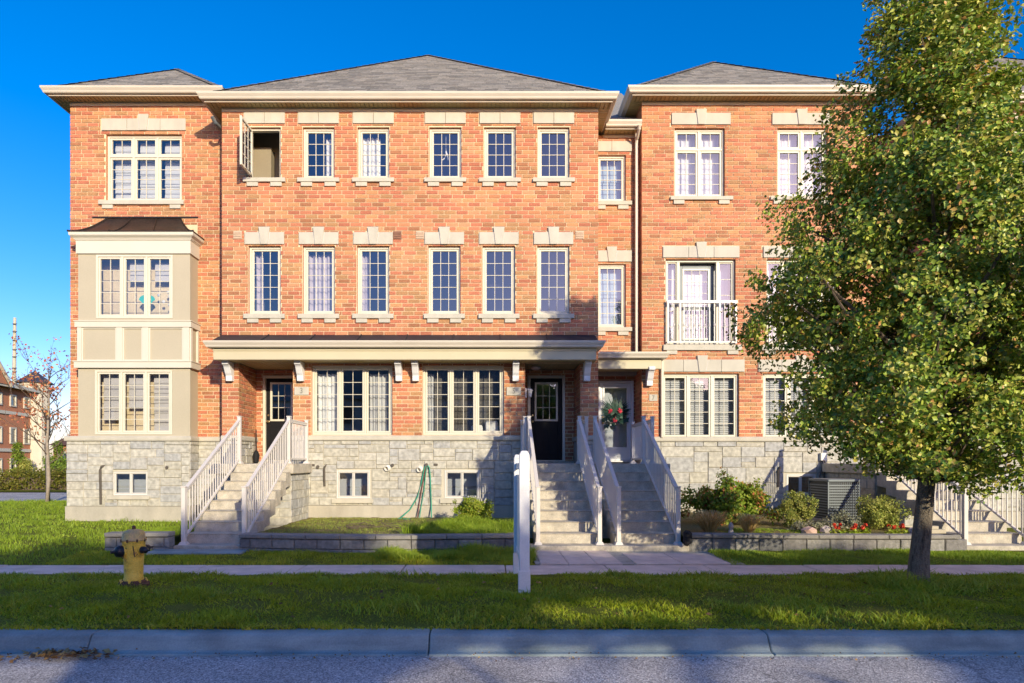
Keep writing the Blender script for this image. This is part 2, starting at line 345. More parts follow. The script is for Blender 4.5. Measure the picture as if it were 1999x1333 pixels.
# ------------------------------------------------------------------ walls made of bricks and stones
BH, BL, JT = 0.097, 0.29, 0.018
_share = {}
def shared_box(w_, h_, d_, mat, ch=0.0):
    """a block w x d x h, front face at y=0 looking to -y, origin at its lower left front corner"""
    k = (round(w_, 3), round(h_, 3), round(d_, 3), mat, ch)
    if k not in _share:
        b = MB()
        if ch:
            b.add([(0,ch,0),(w_,ch,0),(w_,ch,h_),(0,ch,h_),(ch,0,ch),(w_-ch,0,ch),(w_-ch,0,h_-ch),(ch,0,h_-ch),(0,d_,0),(w_,d_,0),(w_,d_,h_),(0,d_,h_)],
                  [(4,5,6,7),(0,1,5,4),(1,2,6,5),(2,3,7,6),(3,0,4,7),(8,9,1,0),(9,10,2,1),(10,11,3,2),(11,8,0,3)])
        else: b.box(0, w_, 0, d_, 0, h_)
        me = b.mesh('block'); me.materials.append(MATS[mat]); _share[k] = me
    return _share[k]
class Plane:
    """a vertical wall plane: u runs along it, n points out of it towards the street"""
    def __init__(s, O, U=(1,0,0)): s.O = Vector(O); s.U = Vector(U); s.N = Vector((s.U.y, -s.U.x, 0)); s.rz = math.atan2(s.U.y, s.U.x)
    def p(s, u, n, z): return s.O + s.U*u + s.N*n + Vector((0,0,z))
def backing(pl, u0, u1, z0, z1, holes, depth, mat, name, parent, rmat=None):
    """wall sheet with its openings cut out and the sides of the openings turned inwards"""
    us = sorted({u0, u1, *[min(max(h[i], u0), u1) for h in holes for i in (0, 1)]})
    zs = sorted({z0, z1, *[min(max(h[i], z0), z1) for h in holes for i in (2, 3)]})
    b = MB()
    for i in range(len(us)-1):
        for j in range(len(zs)-1):
            cu, cz = (us[i]+us[i+1])/2, (zs[j]+zs[j+1])/2
            if any(h[0] < cu < h[1] and h[2] < cz < h[3] for h in holes): continue
            b.quad(pl.p(us[i],-.012,zs[j]), pl.p(us[i+1],-.012,zs[j]), pl.p(us[i+1],-.012,zs[j+1]), pl.p(us[i],-.012,zs[j+1]))
    o = b.build(name, mat, parent)
    if holes:
        for h in holes:
            if len(h) > 4: continue
            b = MB()
            c = [(h[0],h[2]),(h[1],h[2]),(h[1],h[3]),(h[0],h[3])]
            for i in range(4):
                a, d = c[i], c[(i+1) % 4]
                b.quad(pl.p(a[0],-.004,a[1]), pl.p(d[0],-.004,d[1]), pl.p(d[0],-depth,d[1]), pl.p(a[0],-depth,a[1]))
            b.build('reveal', rmat or mat, o)
    return o
def brick_wall(house, pl, u0, u1, z0, z1, holes=(), covers=(), single=300, name='brick_wall', reveal=0.14):
    """holes are real openings, covers are stone trim pieces that take the place of bricks"""
    holes = list(holes); cut = holes + list(covers)
    wall = backing(pl, u0, u1, z0, z1, holes, reveal, 'mortar', name, house, 'reveal_brick')
    full = []; rest = []
    nrow = int(math.ceil((z1 - z0) / BH))
    for r_ in range(nrow):
        za = z0 + r_*BH; zb = min(za + BH - JT, z1)
        if zb - za < 0.02: continue
        # split the row into spans by the cuts
        xs = sorted({u0, u1, *[min(max(h[i], u0), u1) for h in cut for i in (0, 1) if h[3] > za and h[2] < zb]})
        off = (r_ % 2) * BL * 0.5 + (0.09 if r_ % 7 == 3 else 0)
        for i in range(len(xs)-1):
            a, b_ = xs[i], xs[i+1]
            if b_ - a < 0.015: continue
            lo, hi = za, zb; mid = (a + b_)/2
            for h in cut:
                if h[0] < mid < h[1] and h[3] > lo and h[2] < hi:
                    if h[2] - lo > hi - h[3]: hi = min(hi, h[2] - 0.004)
                    else: lo = max(lo, h[3] + 0.004)
            if hi - lo < 0.018: continue
            k0 = math.floor((a - u0 + off) / BL)
            u = u0 + k0*BL - off
            while u < b_:
                p, q = max(u, a), min(u + BL - JT, b_ - (JT if b_ < u1 - 1e-6 else 0))
                if q - p > 0.02:
                    if abs(q - p - (BL - JT)) < 1e-4 and hi - lo > BH - JT - 1e-4: full.append((p, lo))
                    else: rest.append((p, q, lo, hi))
                u += BL
    R.shuffle(full)
    me = shared_box(BL - JT, BH - JT, 0.014, 'brick')
    for (p, lo) in full[:single]:
        n = R.uniform(0.0, 0.003)
        put('brick', me, wall, pl.p(p, n, lo), pl.rz)
    b = MB()
    for (p, lo) in full[single:]: rest.append((p, p + BL - JT, lo, lo + BH - JT))
    for (p, q, lo, hi) in rest:
        n = R.uniform(0.0, 0.003); a = R.random()
        P = [pl.p(p,n,lo), pl.p(q,n,lo), pl.p(q,n,hi), pl.p(p,n,hi), pl.p(p,-.012,lo), pl.p(q,-.012,lo), pl.p(q,-.012,hi), pl.p(p,-.012,hi)]
        b.add(P, [(0,1,2,3),(4,5,1,0),(5,6,2,1),(6,7,3,2),(7,4,0,3)], a)
    if b.v: stuff(b.build('bricks', 'brick', wall, attr=True))
    return wall
def stone_wall(house, pl, u0, u1, z0, z1, holes=(), name='stone_base', uw=0.105, uh=0.098, seed=1):
    rr = random.Random(seed); holes = list(holes)
    wall = backing(pl, u0, u1, z0, z1, holes, 0.14, 'stone_mortar', name, house, 'stone_mortar')
    nu = max(1, round((u1-u0)/uw)); nz = max(1, round((z1-z0)/uh)); uw = (u1-u0)/nu; uh = (z1-z0)/nz
    occ = [[False]*nu for _ in range(nz)]
    for j in range(nz):
        for i in range(nu):
            cu, cz = u0+(i+.5)*uw, z0+(j+.5)*uh
            if any(h[0]-.02 < cu < h[1]+.02 and h[2]-.02 < cz < h[3]+.02 for h in holes): occ[j][i] = True
    for j in range(nz):
        for i in range(nu):
            if occ[j][i]: continue
            hh = rr.choice((1,2,2,2,2,3)); ww = rr.choice((3,4,4,5,6)) if hh > 1 else rr.choice((3,4,5,6))
            if j + hh > nz: hh = nz - j
            k = 0
            while k < ww and i+k < nu and all(not occ[j+m_][i+k] for m_ in range(hh)): k += 1
            if k == 0: hh = 1; k = 1
            nx = i + k
            if nx < nu and not occ[j][nx] and (nx+1 >= nu or occ[j][nx+1]) and k < 7 and all(not occ[j+m_][nx] for m_ in range(hh)): k += 1
            for m_ in range(hh):
                for q in range(k): occ[j+m_][i+q] = True
            me = shared_box(k*uw - 0.013, hh*uh - 0.013, 0.040, 'ashlar', 0.009)
            put('stone', me, wall, pl.p(u0+i*uw+.006, 0.006 + rr.uniform(0, .018), z0+j*uh+.006), pl.rz)
    return wall

# ------------------------------------------------------------------ house parts
def ring(b, x0, x1, z0, z1, t_, y0, y1):
    b.box(x0, x0+t_, y0, y1, z0, z1); b.box(x1-t_, x1, y0, y1, z0, z1)
    b.box(x0+t_, x1-t_, y0, y1, z1-t_, z1); b.box(x0+t_, x1-t_, y0, y1, z0, z0+t_)
def pane_mesh(w_, h_, mat):
    k = ('pane', round(w_, 3), round(h_, 3), mat)
    if k not in _share:
        me = MB().quad((0,0,0), (w_,0,0), (w_,0,h_), (0,0,h_)).mesh('pane'); me.materials.append(MATS[mat]); _share[k] = me
    return _share[k]
def sash(win, x0, x1, z0, z1, y, nx, nz, st=0.045, mat='vinyl', glass='glass', mw=0.0125, skip=False):
    """a sash with its stiles, its muntin bars and one pane for each light"""
    b = MB(); ring(b, x0, x1, z0, z1, st, y, y + 0.05)
    s_ = b.build('sash', mat, win, bevel=0.004)
    gx0, gx1, gz0, gz1 = x0+st, x1-st, z0+st, z1-st; m_ = MB()
    for i in range(1, nx):
        c = gx0 + (gx1-gx0)*i/nx; m_.box(c-mw/2, c+mw/2, y+.016, y+.036, gz0, gz1)
    for j in range(1, nz):
        c = gz0 + (gz1-gz0)*j/nz
        for i in range(nx):
            a = gx0 + (gx1-gx0)*i/nx + (mw/2 if i else 0); e = gx0 + (gx1-gx0)*(i+1)/nx - (mw/2 if i < nx-1 else 0)
            m_.box(a, e, y+.018, y+.034, c-mw/2, c+mw/2)
    if m_.v: m_.build('muntin', mat, win)
    pw, ph = (gx1-gx0)/nx, (gz1-gz0)/nz
    for i in range(nx):
        for j in range(nz):
            put('pane', pane_mesh(pw, ph, glass), win, (gx0+i*pw, y+.028, gz0+j*ph))
def window(house, x0, x1, z0, z1, y, sashes, ft=0.05, mat='vinyl', glass='glass', inset=0.07, sill=None, mull=0.05, st=.045):
    """sashes: rows from the top, each a list of (share of width, columns, rows) with a share of height"""
    b = MB(); yf = y + inset
    ring(b, x0, x1, z0, z1, ft, yf, yf + 0.10)
    ix0, ix1, iz0, iz1 = x0+ft, x1-ft, z0+ft, z1-ft; todo = []
    zt = iz1; th = sum(r_[0] for r_ in sashes)
    for ri, (h_, row) in enumerate(sashes):
        zb = zt - (iz1-iz0)*h_/th
        if ri < len(sashes)-1: b.box(ix0, ix1, yf+.002, yf+.098, zb-mull/2, zb+mull/2)
        xa = ix0; tw = sum(c_[0] for c_ in row)
        za, zc = (zb + (mull/2 if ri < len(sashes)-1 else 0)), zt - (mull/2 if ri else 0)
        for ci, (w_, nx, nz) in enumerate(row):
            xb = xa + (ix1-ix0)*w_/tw
            if ci < len(row)-1: b.box(xb-mull/2, xb+mull/2, yf+.003, yf+.097, za, zc)
            todo.append((xa + (mull/2 if ci else 0), xb - (mull/2 if ci < len(row)-1 else 0), za, zc, nx, nz)); xa = xb
        zt = zb
    w_ = b.build('window', mat, house, bevel=0.004)
    for (a, e, c, d, nx, nz) in todo:
        sash(w_, a+.003, e-.003, c+.003, d-.003, yf+.022, nx, nz, mat=mat, glass=glass, st=st)
    return w_
def lintel(house, xc, hw, zb, zt, y, key=None, joints=(), kw=(0.135, 0.085)):
    """precast head; joints are where two stones meet; key is the top of a keystone"""
    cuts = sorted([xc-hw, *[xc+j for j in joints], xc+hw]); first = None
    b = MB()
    for i in range(len(cuts)-1): b.box(cuts[i]+(.004 if i else 0), cuts[i+1]-(.004 if i < len(cuts)-2 else 0), y-.028, y+.05, zb, zt)
    o = b.build('lintel', 'limestone', house, bevel=0.004)
    if key:
        MB().prism([(xc-kw[1],zb-.006),(xc+kw[1],zb-.006),(xc+kw[0],key),(xc-kw[0],key)], 'y', y-.05, y+.04).build('keystone', 'limestone', o, bevel=0.005)
        g = MB()
        for sgn in (-1, 1): g.prism([(xc+sgn*(kw[1]+.002),zb-.001),(xc+sgn*(kw[1]+.012),zb-.001),(xc+sgn*(kw[0]+.012),zt+.001),(xc+sgn*(kw[0]+.002),zt+.001)], 'y', y-.0295, y-.02)
        g.build('joint', 'shade_taupe', o)
    return o
def sill(house, x0, x1, zt, zb, y, feet=0.1, inset=0.085):
    b = MB().box(x0, x1, y-.06, y+.13, zb, zt)
    o = b.build('sill', 'limestone', house, bevel=0.005)
    if feet:
        fw = 0.27 if x1-x0 > .9 else .22
        for a in (x0+inset, x1-inset-fw):
            MB().box(a, a+fw, y-.04, y+.02, zb-feet, zb-.001).build('sill_foot', 'limestone', o, bevel=0.004)
    return o
def sweep(b, path, prof, closed_prof=True):
    """carry a profile (out, z) along a path of (x, y); out is to the right of travel; mitred corners"""
    n = len(path); rings = []
    for i in range(n):
        p = Vector(path[i])
        def nrm(a, c):
            d = (Vector(c) - Vector(a)).normalized(); return Vector((d.y, -d.x))
        if i == 0: m_ = nrm(path[0], path[1])
        elif i == n-1: m_ = nrm(path[-2], path[-1])
        else:
            n1, n2 = nrm(path[i-1], path[i]), nrm(path[i], path[i+1]); m_ = (n1+n2); m_ /= max(0.2, m_.dot(n1))
        rings.append([(p.x + m_.x*o, p.y + m_.y*o, z) for (o, z) in prof])
    k = len(prof); vs = [q for r_ in rings for q in r_]; fs = []
    for i in range(n-1):
        for j in range(k if closed_prof else k-1): fs.append((i*k+j, i*k+(j+1) % k, (i+1)*k+(j+1) % k, (i+1)*k+j))
    if closed_prof: fs += [tuple(range(k)), tuple(range((n-1)*k, n*k))[::-1]]
    b.add(vs, fs)
def gutter_prof(z): # K-style gutter hung on a fascia, z is its top
    return [(0.001,z-.03),(0.001,z-.145),(.07,z-.145),(.085,z-.125),(.09,z-.10),(.125,z-.045),(.13,z-.02),(.13,z),(.118,z),(.118,z-.015),(.07,z-.03)]
def shingle_plane(b, p0, e, up, L, H, left, right, rr, wdt=0.31, exp=0.145):
    """tabs on a slope: p0 eave corner, e along the eave, up along the slope, left(s)/right(s) limits along e"""
    p0, e, up = Vector(p0), Vector(e), Vector(up); nn = e.cross(up).normalized()
    if nn.z < 0: nn = -nn
    i = 0; s_ = 0.0
    while s_ < H - 0.02:
        l0, r0 = left(s_), right(s_); s1 = min(s_ + exp + .04, H); l1, r1 = left(s1), right(s1)
        u = l0 - wdt*rr.random()
        while u < r0:
            ua, ub = max(u, l0)+.0, min(u + wdt - .008, r0)
            if ub - ua > 0.015:
                va, vb = max(ua, l1), min(ub, r1)
                if vb < va: va = vb = (va+vb)/2
                th = 0.011 + rr.random()*.006
                A = p0 + e*ua + up*s_; B = p0 + e*ub + up*s_; C = p0 + e*vb + up*s1; D = p0 + e*va + up*s1
                b.add([A+nn*th, B+nn*th, C+nn*.003, D+nn*.003, A-nn*.004, B-nn*.004], [(0,1,2,3),(4,5,1,0)], rr.random())
            u += wdt
        s_ += exp; i += 1
def hip_roof(house, x0, x1, yf, yb, ze, pitch, back_hip=True, seed=3):
    """hip over x0..x1 from the front eave yf to yb; returns apex"""
    rr = random.Random(seed); h = (x1-x0)/2; tp = math.tan(pitch); za = ze + h*tp; xc = (x0+x1)/2; L = x1-x0
    ya = yf + h; yr = max(ya + .01, yb - h)
    A, B, C, D, E, G = (x0,yf,ze), (x1,yf,ze), (x1,yb,ze), (x0,yb,ze), (xc,ya,za), (xc,yr,za)
    deck = MB().add([A,B,C,D,E,G], [(0,1,4),(1,2,5,4),(2,3,5),(3,0,4,5),(0,3,2,1)])
    o = deck.build('roof', 'dark_slate', house)
    sl = h / math.cos(pitch); up = lambda x, y: Vector((x*math.cos(pitch), y*math.cos(pitch), math.sin(pitch)))
    b = MB()
    shingle_plane(b, Vector(A)+Vector((0,0,.012)), (1,0,0), up(0,1), L, sl, lambda s_: s_*math.cos(pitch), lambda s_: L - s_*math.cos(pitch), rr)
    Ls = yb - yf
    shingle_plane(b, Vector(A)+Vector((0,0,.012)), (0,1,0), up(1,0), Ls, sl, lambda s_: s_*math.cos(pitch), lambda s_: Ls - s_*math.cos(pitch), rr)
    shingle_plane(b, Vector(B)+Vector((0,0,.012)), (0,1,0), up(-1,0), Ls, sl, lambda s_: s_*math.cos(pitch), lambda s_: Ls - s_*math.cos(pitch), rr)
    stuff(b.build('shingles', 'shingle', o, attr=True))
    # folded caps over the hips and the ridge
    for (P, Q) in ((A, E), (B, E), (E, G)):
        P, Q = Vector(P), Vector(Q); d = (Q-P); n_ = max(2, int(d.length/0.25)); c_ = MB(); d.normalize()
        side = d.cross(Vector((0,0,1))).normalized()
        for i in range(n_):
            s0 = (Q-P).length*i/n_; s1 = (Q-P).length*(i+1)/n_ + .03
            for sg in (-1, 1):
                drop = Vector((0,0,-.055 if P.z != Q.z else -.09))
                q0, q1 = P + d*s0 + Vector((0,0,.045)), P + d*s1 + Vector((0,0,.030))
                c_.add([q0, q0 + side*sg*.13 + drop, q1 + side*sg*.13 + drop, q1], [(0,1,2,3)], rr.random())
        stuff(c_.build('ridge_caps', 'shingle', o, attr=True))
    return o, za
def eaves(house, xw0, xw1, yw, o_, zs, yback, sides=(True, True), soff=True, gut=True):
    """boxed eave round a wall head: soffit boards at zs, fascia, gutter, frieze; o_ is the overhang"""
    xl, xr = xw0 - (o_ if sides[0] else 0), xw1 + (o_ if sides[1] else 0); yf = yw - o_
    path = [(xr, yf)] if not sides[1] else [(xr, yback), (xr, yf)]
    path = path + ([(xl, yf)] if not sides[0] else [(xl, yf), (xl, yback)])
    path = [p for p in path][::-1]                       # from left back round the front to right back
    zt = zs + 0.16
    f = MB(); sweep(f, path, [(0,zs-.012),(.022,zs-.012),(.022,zt),(0,zt)]); fo = f.build('fascia', 'gutter_paint', house)
    if gut:
        g_ = MB(); sweep(g_, [(x, y) for (x, y) in path], [(o2+.023, z) for (o2, z) in gutter_prof(zt + .01)]); g_.build('gutter', 'gutter_paint', fo)
    s_ = MB(); x = xl; bw = 0.104                        # boards run from the wall to the fascia
    while x < xr:
        s_.box(x+.011, min(x+bw, xr)-.011, yf+.002, yw+.01, zs, zs+.012); x += bw
    for ok, a, b_ in ((sides[0], xl, xw0), (sides[1], xw1, xr)):
        if ok:
            y = yw + .012
            while y < yback: s_.box(a+.002, b_, y+.004, y+bw-.004, zs, zs+.012); y += bw
    s_.box(xl+.005, xr-.005, yf+.004, yback, zs+.030, zs+.04)
    stuff(s_.build('soffit', 'soffit', house))
    MB().box(xw0+.001, xw1-.001, yw-.022, yw+.02, zs-.085, zs-.001).build('frieze_board', 'gutter_paint', house, bevel=.004)
    return yf
def curtain(x0, x1, z0, z1, y, mat, label, folds=7, amp=0.03, cat='curtain', parent=None, pinch=0.0):
    n = folds*6; V = []; Fc = []
    nz = 5
    ph = R.uniform(0, 6)
    for j in range(nz+1):
        t_ = j/nz
        for i in range(n+1):
            u = i/n; x = x0 + (x1-x0)*u
            x = x + pinch*(math.sin(math.pi*t_))*(x0-x)*0.6
            V.append((x, y + amp*math.sin(u*folds*2*math.pi + ph + .5*t_) + .008*math.sin(9*u+4*t_), z0 + (z1-z0)*t_ - (0.012*abs(math.sin(u*folds*math.pi+ph)) if j == nz else 0)))
    for j in range(nz):
        for i in range(n): Fc.append((j*(n+1)+i, j*(n+1)+i+1, (j+1)*(n+1)+i+1, (j+1)*(n+1)+i))
    me = np_mesh('curtain', V, Fc, mat, smooth=True)
    o = put('curtain', me)
    return tag(o, label, cat)
def shade(x0, x1, z0, z1, y, mat, label, step=0.22):
    """a roman shade hanging in soft horizontal folds"""
    V = []; Fc = []; n = max(2, int((z1-z0)/step))
    prof = []
    for i in range(n):
        a = z1 - (z1-z0)*i/n; e = z1 - (z1-z0)*(i+1)/n
        prof += [(y-.0, a), (y-.028, e+.05), (y-.034, e+.02), (y-.004, e+.012)]
    for (yy, z) in prof: V += [(x0, yy, z), (x1, yy, z)]
    for i in range(len(prof)-1): Fc.append((2*i, 2*i+1, 2*i+3, 2*i+2))
    me = np_mesh('roman_blind', V, Fc, mat); o = put('roman_blind', me)
    return tag(o, label, 'window blind')
def blinds(x0, x1, z0, z1, y, mat, label, step=0.055):
    root = thing('venetian_blind', label, 'window blind', ((x0+x1)/2, y, z0))
    MB().box(x0, x1, y-.025, y+.025, z1-.05, z1).build('headrail', mat, root)
    b = MB(); z = z0
    while z < z1-.06:
        b.add([(x0,y-.018,z),(x1,y-.018,z),(x1,y+.012,z+.052),(x0,y+.012,z+.052)], [(0,1,2,3)]); z += step
    stuff(b.build('slats', mat, root)); return root
def bracket(house, x, yw, zt):
    """scrolled eave bracket"""
    prof = [(0,0),(-.36,0),(-.37,-.05),(-.355,-.085),(-.30,-.10),(-.26,-.14),(-.225,-.20),(-.185,-.27),(-.15,-.31),(-.135,-.33),(-.14,-.36),(-.13,-.45),(0,-.45)]
    MB().prism([(yw+a, zt+c) for a, c in prof], 'x', x-.075, x+.075).build('eave_bracket', 'paint_white', house, bevel=.006)
def interior(house, x0, x1, y0, y1, levels, mat='interior'):
    """rooms behind the windows: floors, rear wall, side walls"""
    b = MB()
    for z in levels: b.box(x0, x1, y0+.16, y1, z-.14, z)
    b.box(x0, x1, y1, y1+.12, levels[0], levels[-1]); b.box(x0-.1, x0, y0+.2, y1, levels[0], levels[-1]); b.box(x1, x1+.1, y0+.2, y1, levels[0], levels[-1])
    return b.build('room_shell', mat, house)
def shell(house, x0, x1, y0, y1, z0, z1):
    """side and rear outer walls"""
    b = MB(); b.box(x0, x0+.1, y0+.02, y1, z0, z1); b.box(x1-.1, x1, y0+.02, y1, z0, z1); b.box(x0+.1, x1-.1, y1-.1, y1, z0, z1)
    return b.build('outer_wall', 'side_brick', house)
def plaque(house, x0, x1, z0, z1, y, txt):
    o = MB().box(x0, x1, y-.02, y+.02, z0, z1).build('number_plaque', 'limestone', house, bevel=.004)
    if txt:
        cu = bpy.data.curves.new('numeral', 'FONT'); cu.body = txt; cu.size = (z1-z0)*.95; cu.align_x = 'CENTER'; cu.align_y = 'CENTER'; cu.extrude = .003
        cu.materials.append(MATS['ink']); q_ = bpy.data.objects.new('numeral', cu); me = bpy.data.meshes.new_from_object(q_); bpy.data.objects.remove(q_); n_ = bpy.data.objects.new('numeral', me); col.objects.link(n_)
        n_.location = ((x0+x1)/2, y-.024, (z0+z1)/2); n_.rotation_euler = (rad(90), 0, 0); n_.scale = (.8, 1, 1)
        n_.parent = o
    return o
def door(house, x0, x1, z0, z1, y, mat, glass_rect, nx, nz, frame='vinyl', lite='vinyl', ft=0.07):
    f = MB(); f.box(x0, x0+ft, y-.06, y+.08, z0, z1); f.box(x1-ft, x1, y-.06, y+.08, z0, z1); f.box(x0+ft, x1-ft, y-.06, y+.08, z1-ft, z1)
    f.box(x0, x1, y-.09, y+.08, z0-.03, z0-.001)
    d = f.build('door', frame, house, bevel=.005)
    gx0, gx1, gz0, gz1 = glass_rect; a0, a1, c0, c1 = x0+ft+.003, x1-ft-.003, z0+.004, z1-ft-.003
    s_ = MB(); s_.box(a0, gx0, y, y+.045, c0, c1); s_.box(gx1, a1, y, y+.045, c0, c1); s_.box(gx0, gx1, y, y+.045, c0, gz0); s_.box(gx0, gx1, y, y+.045, gz1, c1)
    for k in (0, 1):
        pw = (a1-a0-.36)/2
        if gz0 - c0 > .5: s_.box(a0+.12+k*(pw+.12), a0+.12+k*(pw+.12)+pw, y-.012, y+.01, c0+.15, gz0-.18)
    s_.build('door_leaf', mat, d, bevel=.004)
    sash(d, gx0, gx1, gz0, gz1, y-.018, nx, nz, st=.05, mat=lite, glass='glass_clear', mw=.012)
    h = MB(); hx = a0+.06; h.lathe([(.03,0),(.03,.01),(.012,.015),(.012,.05),(.028,.06),(.03,.085),(.015,.1)], (hx, y, z0+1.0), 12, (0,-1,0))
    h.lathe([(.025,0),(.025,.02)], (hx, y, z0+1.16), 12, (0,-1,0)); h.build('handle', 'brass', d, smooth=False)
    return d

# ================================================================== SETTING: ground, road, kerb, pavement
def sheet(name, x0, x1, y0, y1, zf, mat, nx, ny, jit=0.0, seed=1):
    rr = random.Random(seed); V = []; Fc = []
    for j in range(ny+1):
        for i in range(nx+1):
            x = x0+(x1-x0)*i/nx; y = y0+(y1-y0)*j/ny
            V.append((x, y, zf(x, y) + rr.uniform(-jit, jit)))
    for j in range(ny):
        for i in range(nx): Fc.append((j*(nx+1)+i, j*(nx+1)+i+1, (j+1)*(nx+1)+i+1, (j+1)*(nx+1)+i))
    return structure(put(name, np_mesh(name, V, Fc, mat, smooth=True)))
KERB_Y, BLV0, SW0, SW1 = 5.72, 5.92, 8.74, 9.55
sheet('ground', -700, 700, -700, 1200, lambda x, y: -0.30, 'lawn', 8, 8)
sheet('road', -90, 90, -2.8, KERB_Y, lambda x, y: -0.15 - 0.012*abs(y-1.5)/4, 'asphalt', 60, 8)
def zblv(x, y): return 0.005 + 0.03*math.sin((y-BLV0)/(SW0-BLV0)*math.pi) + .012*math.sin(x*1.7+y*2.1)
sheet('verge', -45, 45, BLV0, SW0, zblv, 'lawn', 160, 12, .006)
def zfront(x, y): return max(-0.02, -0.005 + 0.09*(y-SW1)/1.2)
sheet('front_lawn', -5.6, 45, SW1, 16.4, lambda x, y: min(0.06, zfront(x, y)) - (0.05 if y > 11 else 0) - (.09 if .3 < x < 4.0 else 0), 'lawn', 200, 12, .004)
def zleft(x, y): return 0.0 + 0.22*min(1, max(0, (y-SW1)/10.0)) + .015*math.sin(x*.9+y*.7)
sheet('side_lawn', -70, -5.6, SW1, 21.6, zleft, 'lawn', 90, 24, .008)
sheet('side_street', -90, -11.4, 21.6, 28.2, lambda x, y: 0.2, 'asphalt', 20, 3)
sheet('far_lawn', -90, -11.4, 28.2, 60, lambda x, y: 0.24, 'lawn', 20, 6)
# pavement: one slab after another with recessed joints
pav = structure(sheet('sidewalk', -60, 60, SW0, SW1, lambda x, y: -0.02, 'soil', 10, 1))
rr = random.Random(5); x = -24.07
while x < 30:
    Lw = 1.52
    me = shared_box(Lw-.02, 0.06, SW1-SW0-.01, 'sidewalk_concrete', 0.006)
    b = MB().box(.0, Lw-.018, 0, SW1-SW0-.012, 0, .05)
    k = 'slab_'
    if k not in _share:
        _share[k] = b.mesh('slab', bevel=.008); _share[k].materials.append(MATS['sidewalk_concrete'])
    o = put('slab', _share[k], pav, (x+.009, SW0+.006, -0.034 + rr.uniform(-.004, .004)))
    x += Lw
# kerb: cast lengths with a sloping face and a shallow concrete pan in front
kb = structure(sheet('kerb', -60, 60, KERB_Y-.01, BLV0+.05, lambda x, y: -0.24, 'kerb_concrete', 4, 1))
prof = [(KERB_Y-.09,-.30),(KERB_Y-.09,-.147),(KERB_Y-.03,-.140),(KERB_Y-.01,-.128),(KERB_Y+.055,-.012),(KERB_Y+.085,.0),(BLV0+.04,.004),(BLV0+.04,-.30)]
k_me = MB().prism(prof, 'x', 0.0, 3.13).mesh('kerb_length', bevel=.010); k_me.materials.append(MATS['kerb_concrete'])
for i in range(-9, 10): put('kerb_length', k_me, kb, (-0.545 + 3.14*i, 0, R.uniform(-.003, .003)))
# far side of the street, behind the camera
sheet('far_verge', -90, 90, -7.5, -2.95, lambda x, y: 0.0, 'lawn', 20, 3)
structure(MB().box(-90, 90, -3.0, -2.8, -.3, .01).build('far_kerb', 'kerb_concrete'))
sheet('far_sidewalk', -90, 90, -6.6, -5.2, lambda x, y: .012, 'sidewalk_concrete', 40, 2)
# wedge of paving before the two stairs
pw = structure(sheet('path', .72, 3.95, SW1-.005, 11.2, lambda x, y: 0.022, 'concrete', 6, 3))
for (a, e, c, d) in ((.80,1.22,SW1+.01,10.30),(1.235,1.66,SW1+.01,10.30),(1.675,2.06,SW1+.01,10.30),(.80,1.22,10.315,10.93),(1.235,1.66,10.315,10.93),(1.675,2.06,10.315,10.93),
                     (2.28,2.98,SW1+.02,10.62),(3.0,3.72,SW1+.02,10.62)):
    MB().box(a, e, c, d, -.02, .036 + R.uniform(0,.008)).build('paving_slab', 'sidewalk_concrete', pw, bevel=.006)

# ================================================================== HOUSES
DM, DS, DL = 15.0, 15.75, 16.05            # main front, set-back fronts, link front
ZT0, ZT1 = 2.11, 2.23                      # stone belt over the base
def rect(px0, px1, py0, py1, d): return (WX(px0,d), WX(px1,d), WZ(py1,d), WZ(py0,d))
def belt(house, pl_pts, name='belt_course'):
    b = MB(); sweep(b, pl_pts, [(-.02,ZT0),(.045,ZT0),(.055,ZT0+.03),(.055,ZT1-.035),(.02,ZT1),(-.02,ZT1)]); return b.build(name, 'limestone', house)

# ---------------------------------------------------------------- corner house with the two-storey bay
hA = thing('townhouse', 'corner brick townhouse with a tan two-storey bay window under a bronze roof', 'house', (-8.5, DS, .15), 'brick townhouses in a row')
xa0, xa1 = -10.59, -6.47
yb = 15.30                                  # bay front
w3 = rect(207,355,262,392,DS)
bx0, bx1 = -10.10, -7.345
plA = Plane((0, DS, 0))
cov = [rect(197,363,232,256,DS), rect(268,291,224,233,DS), rect(194,360,391,400,DS)]
brick_wall(hA, plA, xa0, xa1, ZT1, 10.66, [w3], cov + [(bx0+.02, bx1-.02, ZT1-.1, 7.6)], single=300)
for (u0, u1, z0, z1) in ((xa0, bx0, 1.0, 2.0),): pass
belt(hA, [(-10.40, yb-.01), (bx1, yb-.01), (bx1, DS-.01), (xa1, DS-.01)])
bw = (rect(219,288,920,967,yb))
stone_wall(hA, Plane((0, yb, 0)), -10.38, bx1, .50, ZT0, [bw], seed=4)
stone_wall(hA, Plane((bx1, yb, 0), (0,1,0)), 0.0, DS-yb, .50, ZT0, seed=5)
stone_wall(hA, plA, bx1, xa1, .50, ZT0, seed=6)
MB().box(-10.40, bx1+.015, yb-.02, yb+.3, -.3, .499).build('foundation', 'parge', hA); MB().box(bx1+.016, xa1, DS-.02, DS+.3, -.3, .499).build('foundation', 'parge', hA)
MB().box(xa0, -10.37, DS-.02, DS+.3, -.3, 2.11).build('foundation', 'parge', hA)
wb = window(hA, *bw, yb-.05, [(1, [(1,1,1),(1,1,1)])], ft=.04, mat='vinyl_white', glass='glass_clear', mull=.016, st=.022)
sill(hA, bw[0]-.1, bw[1]+.06, bw[2]-.004, bw[2]-.10, yb, feet=0)
window(hA, *w3, DS, [(.30, [(1,2,1),(1,2,1),(1,2,1)]), (.70, [(1,2,4),(1,2,4),(1,2,4)])])
xc = (w3[0]+w3[1])/2
